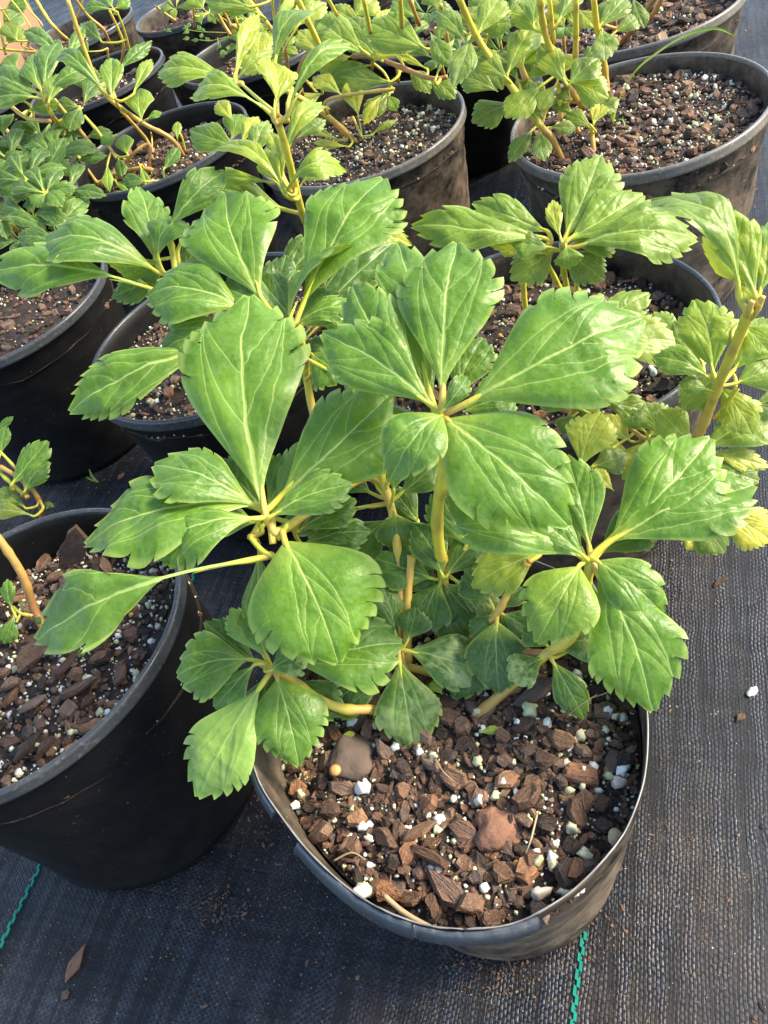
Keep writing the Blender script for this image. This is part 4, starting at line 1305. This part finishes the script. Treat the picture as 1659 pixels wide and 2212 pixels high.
leaves(PI, '''
242 216 242 146 52 10.6 tint=.75 yel=.1 k=2 fold=.5
240 214 152 148 44 10.4 tint=.4 bend=.3
246 160 310 104 28 11 tint=.5 kind=na
286 208 318 146 28 9 tint=.8 yel=.2 kind=el
307 262 304 206 62 6 tint=.7 yel=.15 k=1
316 258 342 246 16 5 tint=.8
252 290 226 308 26 4 tint=.5
276 338 270 300 40 2 tint=.7 yel=.1 k=1
232 354 236 402 22 2 tint=1 yel=.15 k=1 kind=na
246 388 282 420 14 0 tint=1 yel=.1 kind=na
384 304 384 272 20 1.8 tint=1 yel=.15
302 356 320 408 20 0 tint=1 yel=.15 kind=na k=1
318 392 274 396 38 -1 tint=.25
352 370 378 330 28 -1 tint=.5 kind=na
255 340 262 372 26 1 tint=.6
330 380 350 400 26 -2 tint=.4
''', grow=1.28, wide=1.05, cut=.5)
PD = plant('pachysandra', (-34, 100), -3, 'dense dark pachysandra tangle at the left edge with thin green stems')
stems(PD, '''
.36 .55  104 378 -1  60 330 2  3 270 5  -20 250 6
.34 .5  60 440 -3  30 380 1  -5 330 4
.28 .35  30 560 -3  50 500 -1  20 440 2  -10 400 4
.26 .3  60 545 -3  40 500 0  -10 440 3
.22 .1  100 540 -3  96 470 1  100 420 4
.20 .05  70 520 -3  60 440 2  62 390 5
.20 .05  30 480 -1  25 420 2  20 380 4
.24 .7  50 540 -2  20 500 0  -10 470 1
''')
def whorl(parent, x, y, z, n, lpx, wpx, seed, tint=.2, **k):
    r = random.Random(seed); a0 = r.uniform(0, 6.28)
    for i in range(n):
        an = a0+i*2*math.pi/n+r.uniform(-.3, .3); l = lpx*r.uniform(.95, 1.5)
        leaf(parent, x, y, x+math.cos(an)*l, y+math.sin(an)*l*.62-l*.12, wpx*r.uniform(.7, 1.0), z, tint=max(0, tint+r.uniform(-.12, .15)), m=.5, bend=.2, k=3, roll=r.uniform(-15, 15), cut=.6, kind=r.choice(('ob', 'el')), **k)
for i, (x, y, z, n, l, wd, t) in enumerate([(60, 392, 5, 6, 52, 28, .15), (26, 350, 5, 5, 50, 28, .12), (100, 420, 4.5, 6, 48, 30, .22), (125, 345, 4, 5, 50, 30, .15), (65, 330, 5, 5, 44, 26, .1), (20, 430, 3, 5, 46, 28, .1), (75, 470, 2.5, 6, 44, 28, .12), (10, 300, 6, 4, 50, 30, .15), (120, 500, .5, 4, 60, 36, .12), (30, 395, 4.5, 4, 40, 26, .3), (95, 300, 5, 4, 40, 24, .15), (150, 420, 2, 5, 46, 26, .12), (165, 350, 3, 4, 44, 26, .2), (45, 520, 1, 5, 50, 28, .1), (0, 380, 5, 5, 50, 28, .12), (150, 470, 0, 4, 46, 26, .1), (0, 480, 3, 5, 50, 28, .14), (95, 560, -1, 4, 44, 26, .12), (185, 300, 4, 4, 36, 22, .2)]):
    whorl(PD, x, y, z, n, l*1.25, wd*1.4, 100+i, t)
leaves(PD, '''
128 520 60 512 46 1 tint=.12
150 500 105 470 40 1 tint=.1
100 370 130 315 46 4 tint=.15
188 440 215 420 26 -2 tint=.5
''', grow=1.3, wide=1.1, cut=.6)
PJ = plant('pachysandra', (-30, 150), -3, 'blue-green pachysandra with broad tufts on tall pale stems, far upper left')
stems(PJ, '''
.30 .2  151 312 2  128 270 6  108 240 9  92 206 11
.24 .2  55 254 6  26 230 8  -10 205 9
.30 .4  108 262 8  60 256 8  26 232 9
.26 .25  84 113 4  20 108 6  -10 104 7
.34 .25  146 86 4  110 50 8  75 -6 12
.18 .3  84 113 4  46 96 6  66 62 9  42 22 12  20 -5 14
.18 .3  82 112 4  60 95 6  92 60 9  64 22 12  50 -5 14
.30 .45  236 92 3  222 62 6  190 34 9  160 -6 13
.24 .35  186 66 6  160 60 6  172 25 9  180 -5 11
.28 .3  262 136 0  266 92 4  236 22 10
.20 .05  284 122 2  268 64 7  254 28 10
.20 .05  152 152 7  146 120 9  140 104 10
.28 .05  12 118 6  0 60 10  -6 20 12
.20 .4  236 140 1  232 104 4
.20 .3  30 60 8  10 30 11  -5 10 13
''')
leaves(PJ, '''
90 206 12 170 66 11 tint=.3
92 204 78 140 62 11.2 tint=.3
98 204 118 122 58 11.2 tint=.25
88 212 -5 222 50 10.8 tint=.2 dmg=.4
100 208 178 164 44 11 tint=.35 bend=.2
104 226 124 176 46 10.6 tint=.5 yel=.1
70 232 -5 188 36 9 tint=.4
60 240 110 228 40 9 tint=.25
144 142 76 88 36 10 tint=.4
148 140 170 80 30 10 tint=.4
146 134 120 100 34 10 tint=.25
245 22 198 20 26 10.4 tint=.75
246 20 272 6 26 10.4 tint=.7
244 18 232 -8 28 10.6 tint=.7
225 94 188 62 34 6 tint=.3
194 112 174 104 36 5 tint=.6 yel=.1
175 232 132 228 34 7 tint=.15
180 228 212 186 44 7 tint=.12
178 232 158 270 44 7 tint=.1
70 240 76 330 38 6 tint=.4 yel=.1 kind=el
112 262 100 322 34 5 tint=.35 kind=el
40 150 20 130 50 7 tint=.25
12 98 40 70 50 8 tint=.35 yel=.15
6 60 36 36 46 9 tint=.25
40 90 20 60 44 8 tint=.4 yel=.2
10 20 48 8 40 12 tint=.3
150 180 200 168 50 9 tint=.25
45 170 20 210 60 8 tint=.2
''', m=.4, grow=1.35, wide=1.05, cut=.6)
# plants at the top edge, behind
PK = plant('pachysandra', (2, 150), -3, 'yellow-stemmed plant rising at the top edge behind the bright tufts')
stems(PK, '''
.34 .12  608 92 6  578 52 9  540 4 12  530 -8 13
.30 .4  498 76 6  480 48 8  460 14 11
.26 .35  500 60 6  488 34 8  470 8 11
.22 .05  516 58 7  505 30 9  492 4 11
.24 .45  560 80 5  556 40 8  548 -5 12
.24 .6  590 62 6  600 30 9  612 -5 12
.22 .3  420 62 3  418 20 7  415 -5 9
.20 .1  600 86 6  592 40 9  588 -5 12
.22 .2  640 70 5  636 30 9  640 -5 12
.26 .3  380 45 3  355 28 5  335 12 7
''')
leaves(PK, '''
560 30 500 14 44 11 tint=.4
545 16 470 6 38 12 tint=.4
520 40 560 70 34 8 tint=.3
600 40 630 10 40 10 tint=.7 yel=.4
620 60 590 85 36 7 tint=.6 yel=.5
510 75 560 100 60 4 tint=.2
440 20 420 -5 50 9 tint=.4
570 110 540 150 50 4 tint=.5 yel=.4
''', grow=1.3, wide=1.2, cut=.6)
for i, (x, y, z, t) in enumerate([(520, 95, 3, .3), (545, 60, 5, .35), (580, 130, 3, .5), (610, 110, 4, .5), (640, 30, 6, .3), (450, 30, 5, .35), (380, 20, 6, .4)]):
    whorl(PK, x, y, z, 5, 34, 20, 300+i, t)
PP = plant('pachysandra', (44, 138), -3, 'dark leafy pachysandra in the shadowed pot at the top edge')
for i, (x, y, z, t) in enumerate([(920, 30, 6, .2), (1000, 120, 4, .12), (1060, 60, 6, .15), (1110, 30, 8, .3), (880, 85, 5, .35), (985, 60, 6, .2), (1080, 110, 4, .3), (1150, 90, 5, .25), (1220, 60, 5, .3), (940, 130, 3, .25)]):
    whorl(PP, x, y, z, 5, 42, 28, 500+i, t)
stems(PP, '''
.26 .4  960 170 -3  950 120 3  940 60 7
.24 .3  1090 150 -3  1080 90 3  1070 30 8
.24 .2  1220 120 -3  1215 60 3  1210 10 7
''')

# small weeds
HW = plant('weed', (-5, 150), 0, 'frilly small-leaved weed spilling over the pale-rimmed pot near the top', group=None, cat='weed')
stems(HW, '''
.07 .0  530 72 5  470 70 5  430 68 4.6  395 62 4.5
.07 .0  526 66 5  490 45 6  470 30 7  455 10 8
.07 .0  525 75 4.6  490 80 4  455 88 3.6  430 86 3.4
.05 .0  470 82 3.8  472 100 3  468 108 2.6
''')
r = random.Random(5)
for i in range(60):
    x, y = r.choice([(395, 62), (430, 70), (455, 12), (470, 40), (500, 90), (525, 70), (480, 105), (510, 40), (540, 110)]); x += r.gauss(0, 14); y += r.gauss(0, 10)
    an = r.uniform(0, 6.28); leaf(HW, x, y, x+math.cos(an)*15, y+math.sin(an)*11, 9, 4.5+r.uniform(-1, 1), tint=.45+r.uniform(-.1, .2), k=1, kind='el', m=.3)
def clover(x, y, z, s, label, seed):
    e = empty('clover_seedling', at(x, y, z)); tag(e, label, 'seedling', 'tiny pale clover seedlings')
    for i in range(3):
        an = seed+i*2.094; leaf(e, x, y, x+math.cos(an)*s, y+math.sin(an)*s*.8, s*.95, z, tint=.35, dmg=.35, kind='ob', k=1, m=.2)
    stem(e, [(x+4, y+14, z-1), (x, y, z)], .04, tone=.3)
clover(200, 1357, -3, 10, 'pale clover seedling nearest the drooping leaf tip, in the large glossy pot', .5)
clover(207, 1388, -3.1, 9, 'pale clover seedling between its two neighbours, in the large glossy pot', 1.4)
clover(174, 1412, -3.1, 9, 'pale clover seedling lowest of three, beside a brown bark flake', .2)
sd = empty('grass_seedling', at(212, 1040, GZ-.3)); tag(sd, 'tiny green grass shoot on the dark ground behind the large glossy pot', 'seedling')
grass(sd, [(212, 1042, GZ-.3), (200, 1030, GZ+.6), (192, 1012, GZ+1.6)], .18, .5); grass(sd, [(212, 1042, GZ-.3), (196, 1036, GZ+.4), (185, 1030, GZ+.8)], .14, .5)

for p_ in (PA, PC, PBr, PG, PE, PF, PBs, PN, PI, PJ, PK, PD): petioles(p_)

# ---------------------------------------------------------------- named pieces lying in the mix and on the fabric
def piece(name, me, parent, x, y, z, sx_, sy_, sz_, rot, label=None, cat=None, org=None, mat=None):
    o = bpy.data.objects.new(name, me); COL.objects.link(o); p = at(x, y, z)
    if parent is not None: o.parent = parent; o.location = (p-org)*.01
    else: o.location = p*.01
    o.scale = (sx_, sy_, sz_); o.rotation_euler = rot
    if label: tag(o, label, cat)
    return o
orgA = Vector((cA.x, cA.y, -20.5)); orgB = Vector((SPEC['B'][0].x, SPEC['B'][0].y, -21))
ROCK = lump_mesh('rock', 11, 'stone', 3, .30, .8); RED = lump_mesh('rock', 29, 'redstone', 3, .30, 1.1)
piece('rock', ROCK, soilA, 766, 1638, -3.0, 2.8, 2.5, 1.8, (.2, .2, .6), org=orgA)
piece('bark_lump', RED, soilA, 1074, 1785, -3.0, 2.7, 2.5, 1.6, (.1, 0, .3), org=orgA)
for (x, y, a, b, an) in [(925, 1850, 2.2, .85, 2.3), (1140, 1719, 1.6, 1.5, .3), (1215, 1600, 1.8, 1.3, 2.4), (1170, 1640, 1.5, 1.3, .2), (1228, 1882, 1.9, 1.7, .8), (1245, 1880, 1.2, 1.2, .8), (1138, 1878, 1.5, 1.6, .2),
                         (905, 1795, 1.9, .9, .2), (925, 1740, 1.5, 1.3, .3), (1160, 1495, 2.0, 1.4, .1), (1218, 1508, 1.6, 1.3, 0), (1000, 1610, 1.3, 1.0, .2), (1085, 1590, 1.2, .9, 2), (935, 1955, 1.5, .9, 1.3), (1020, 1950, 1.5, 1.3, 0), (1260, 1730, 1.1, 1.5, 1.2), (1165, 1965, .9, 1.6, .1), (855, 1925, 1.3, .9, .4), (1350, 1640, 1, 1.2, 0), (870, 1660, 1.3, 1.6, 0)]:
    q_ = at(x, y, -2.6); piece('bark_chip', CHIPS[int(x+y) % 14], soilA, x, y, hzA(q_.x-cA.x, q_.y-cA.y)+.38, a, b, 1.5, (rng.gauss(0, .2), rng.gauss(0, .2), an), org=orgA)
for (x, y, s) in [(1148, 1535, 1.35), (783, 1705, 1.2), (1035, 1728, .7), (1167, 1930, 1.0), (782, 1925, 1.3), (1338, 1690, .9), (1345, 1665, .8), (1262, 1665, .6), (1258, 1700, .5), (1235, 1790, .8), (1265, 1845, .8), (935, 1632, .6), (1118, 1560, .5), (1310, 1535, .6), (1330, 1548, .5), (1085, 1690, .5), (780, 1785, .7), (1225, 1925, .9), (1162, 1860, .7), (650, 1715, .6), (640, 1740, .6)]:
    q_ = at(x, y, -2.6); piece('perlite_grain', PERL[int(x) % 5], soilA, x, y, hzA(q_.x-cA.x, q_.y-cA.y)+.45, s, s*.85, s*.8, (rng.uniform(0, 3), rng.uniform(0, 3), 0), org=orgA)
piece('fertiliser_prill', PRILL, soilA, 724, 1664, -2.2, .75, .75, .7, (0, 0, 0), org=orgA)
piece('pebble', lump_mesh('pebble', 23, 'straw', 2, .1), soilA, 1329, 1808, -2.0, 1.0, .8, .7, (0, 0, 1), org=orgA)
def fibre(parent, pts, r0, name='straw', mat='straw'):
    P = [at(*p) for p in pts]; me = tube_mesh(name, P, [r0]*(len(P)-1)+[r0*.3], 5, 5); o = link(name, me, M[mat], parent)
    if parent: o.location = P[0]*.01-Vector(parent.location)-(Vector(parent.parent.location) if parent.parent else Vector((0, 0, 0)))
    else: o.location = P[0]*.01
    return o
fibre(soilA, [(830, 1935, -2.2), (870, 1970, -2.1), (930, 2005, -1.9), (985, 2030, -1.6)], .16)
fibre(soilA, [(1160, 1760, -2), (1148, 1810, -1.6), (1135, 1845, -1.9)], .06)
fibre(soilA, [(1270, 1510, -2), (1320, 1490, -.8), (1310, 1455, -.2), (1300, 1440, -.6)], .035, 'root', 'root')
fibre(soilA, [(1225, 1550, -2), (1245, 1530, -1.4), (1290, 1500, -1.2)], .03, 'root', 'root')
fibre(soilA, [(720, 1860, -2.3), (760, 1842, -2), (790, 1858, -2.1)], .06)
fibre(soilA, [(940, 1640, -2.2), (960, 1670, -1.8), (985, 1690, -2)], .04, 'root', 'root')
soilB = [o for o in POTS['B'][0].children if o.name.startswith('potting_mix')][0]
# big upright flake and flat flakes in the glossy pot
def flake(parent, org, pts, thick, name='bark_chip'):
    P = [at(*p) for p in pts]; c = sum(P, Vector())/len(P); n = (P[1]-P[0]).cross(P[2]-P[0]).normalized()
    V = [p+n*thick*.5+(p-c)*-.04 for p in P]+[p-n*thick*.5 for p in P]; k = len(P)
    F = [tuple(range(k)), tuple(reversed(range(k, 2*k)))]+[(i, k+i, k+(i+1) % k, (i+1) % k) for i in range(k)]
    me = mesh_from(name, V, F, c, smooth=False); o = link(name, me, M['bark'], parent); o.location = (c-org)*.01; return o
f1 = flake(soilB, orgB, [(125, 1228, -3.2), (180, 1212, -3.2), (194, 1168, -1.2), (164, 1135, .8), (146, 1150, .4), (140, 1170, -.6), (128, 1185, -1.4)], .35)
f2 = flake(soilB, orgB, [(42, 1455, -2.9), (38, 1430, -2.7), (50, 1400, -2.4), (90, 1372, -2.1), (140, 1362, -2.2), (172, 1368, -2.5), (150, 1392, -2.6), (100, 1410, -2.7), (60, 1440, -2.8)], .3)
for (x, y, a, b, an) in [(145, 1435, 2.0, 1.0, .9), (170, 1485, 2.6, .8, .3), (70, 1520, 2.0, 1.3, .5), (120, 1245, 1.6, 1.1, .2), (140, 1250, 1.2, 1.0, 1), (258, 1458, 1.6, 1.1, .8), (60, 1610, 2.0, 1.1, .9), (215, 1420, 1.6, .8, .2), (25, 1475, 1.6, 1, .3), (100, 1610, 1.8, .7, .9)]:
    piece('bark_chip', CHIPS[int(x+y) % 14], soilB, x, y, -3.3, a, b, 1.2, (rng.gauss(0, .2), rng.gauss(0, .2), an), org=orgB)
soilG = [o for o in POTS['G'][0].children if o.name.startswith('potting_mix')][0]
hole = lump_mesh('drain_hole', 2, 'soil', 2, .05)
def deb(x, y, s, rot, me, name, lab, cat, z=.35, fl=.5):
    o = piece(name, me, None, x, y, GZ-.4, s[0], s[1], s[2], rot); p = o.location*100; o.location.z = (gh(p.x, p.y)+s[2]*z*.5)*.01; return tag(o, lab, cat)
deb(165, 2082, (1.9, 1.2, .8), (.1, 0, .95), CHIPS[4], 'bark_chip', 'large reddish bark chip lying on the fabric at the lower left', 'bark chip')
deb(143, 2152, (.9, .9, .6), (0, 0, 0), CHIPS[5], 'bark_chip', 'small dark bark crumb on the fabric just below the large reddish chip', 'bark chip')
deb(1555, 1258, (1.5, .9, .5), (0, 0, .3), CHIPS[7], 'bark_chip', 'orange-brown bark crumb on the fabric below the yellow leaves at right', 'bark chip')
deb(1600, 1548, (.9, .7, .5), (0, 0, .3), CHIPS[2], 'bark_chip', 'brown bark crumb on the fabric right of the front pot, below the white grain', 'bark chip')
deb(1625, 1492, (1.1, .6, .5), (0, 0, .3), PERL[1], 'perlite_grain', 'white perlite grain on the fabric at the right edge', 'perlite grain')
deb(318, 1118, (.7, .6, .5), (0, 0, .3), PERL[2], 'perlite_grain', 'white perlite grain on the dark ground between the left pots', 'perlite grain')
deb(262, 1030, (1.2, .9, .5), (0, 0, .8), CHIPS[8], 'bark_chip', 'brown bark crumb on the dark ground beside the tiny grass shoot', 'bark chip')
for i, (x, y) in enumerate([(1075, 2130), (240, 1960), (535, 2010), (1500, 1560)]): pass
# scattered litter on the fabric, far too small to count
V, F = [], []; rr_ = random.Random(77)
src = [(np.array([v.co[:] for v in me.vertices])*100, [tuple(p.vertices) for p in me.polygons]) for me in (CHIPS[1], CHIPS[4], PERL[6], PERL[7], SLIVERS[0])]
for i in range(2000):
    x, y = rr_.choice([(rr_.uniform(300, 800), rr_.uniform(1700, 2212)), (rr_.uniform(1000, 1659), rr_.uniform(1200, 2212)), (rr_.gauss(1090, 60), rr_.gauss(2090, 30)), (rr_.gauss(1460, 80), rr_.gauss(1250, 60)), (rr_.uniform(100, 480), rr_.gauss(1040, 40)), (rr_.uniform(1000, 1150), rr_.uniform(370, 470)), (rr_.uniform(1560, 1659), rr_.uniform(0, 900)), (rr_.gauss(470, 40), rr_.gauss(1960, 25)), (rr_.gauss(1230, 70), rr_.gauss(2020, 40)), (rr_.gauss(560, 60), rr_.gauss(1800, 60))])
    p = at(x, y, GZ); q = rr_.randrange(5); vs, fs = src[q]; s = rr_.uniform(.05, .2)*(1.6 if rr_.random() < .12 else 1)
    v = vs*s @ np.array(Matrix.Rotation(rr_.uniform(0, 6.28), 3, 'Z')).T+np.array((p.x, p.y, gh(p.x, p.y)+s*.1)); b0 = len(V); V.extend(map(tuple, v)); F.extend([tuple(k+b0 for k in f) for f in fs])
tag(link('bark_litter', mesh_from('bark_litter', V, F, smooth=False), M['bark']), 'fine bark and root crumbs scattered over the black fabric', kind='stuff')
# tan board behind the upper left plants
def board():
    P0 = Vector((-120, 200, 0)); P1 = Vector((-34, 250, 0)); d = (P1-P0).normalized(); nn = Vector((-d.y, d.x, 0)); V = []
    for p in (P0, P1):
        for k in (0, 2.0):
            for z in (GZ-.3, GZ+60): V.append(Vector((p.x, p.y, z))+nn*k)
    F = [(0, 1, 5, 4), (2, 6, 7, 3), (1, 3, 7, 5), (0, 2, 3, 1), (4, 5, 7, 6), (0, 4, 6, 2)]
    o = link('board', mesh_from('board', V, F, smooth=False), M['tanboard']); tag(o, 'tan-brown upright board behind the pots in the top left corner', 'board')
board()

# sun on the plants behind, painted in: leaf colours made brighter and yellower
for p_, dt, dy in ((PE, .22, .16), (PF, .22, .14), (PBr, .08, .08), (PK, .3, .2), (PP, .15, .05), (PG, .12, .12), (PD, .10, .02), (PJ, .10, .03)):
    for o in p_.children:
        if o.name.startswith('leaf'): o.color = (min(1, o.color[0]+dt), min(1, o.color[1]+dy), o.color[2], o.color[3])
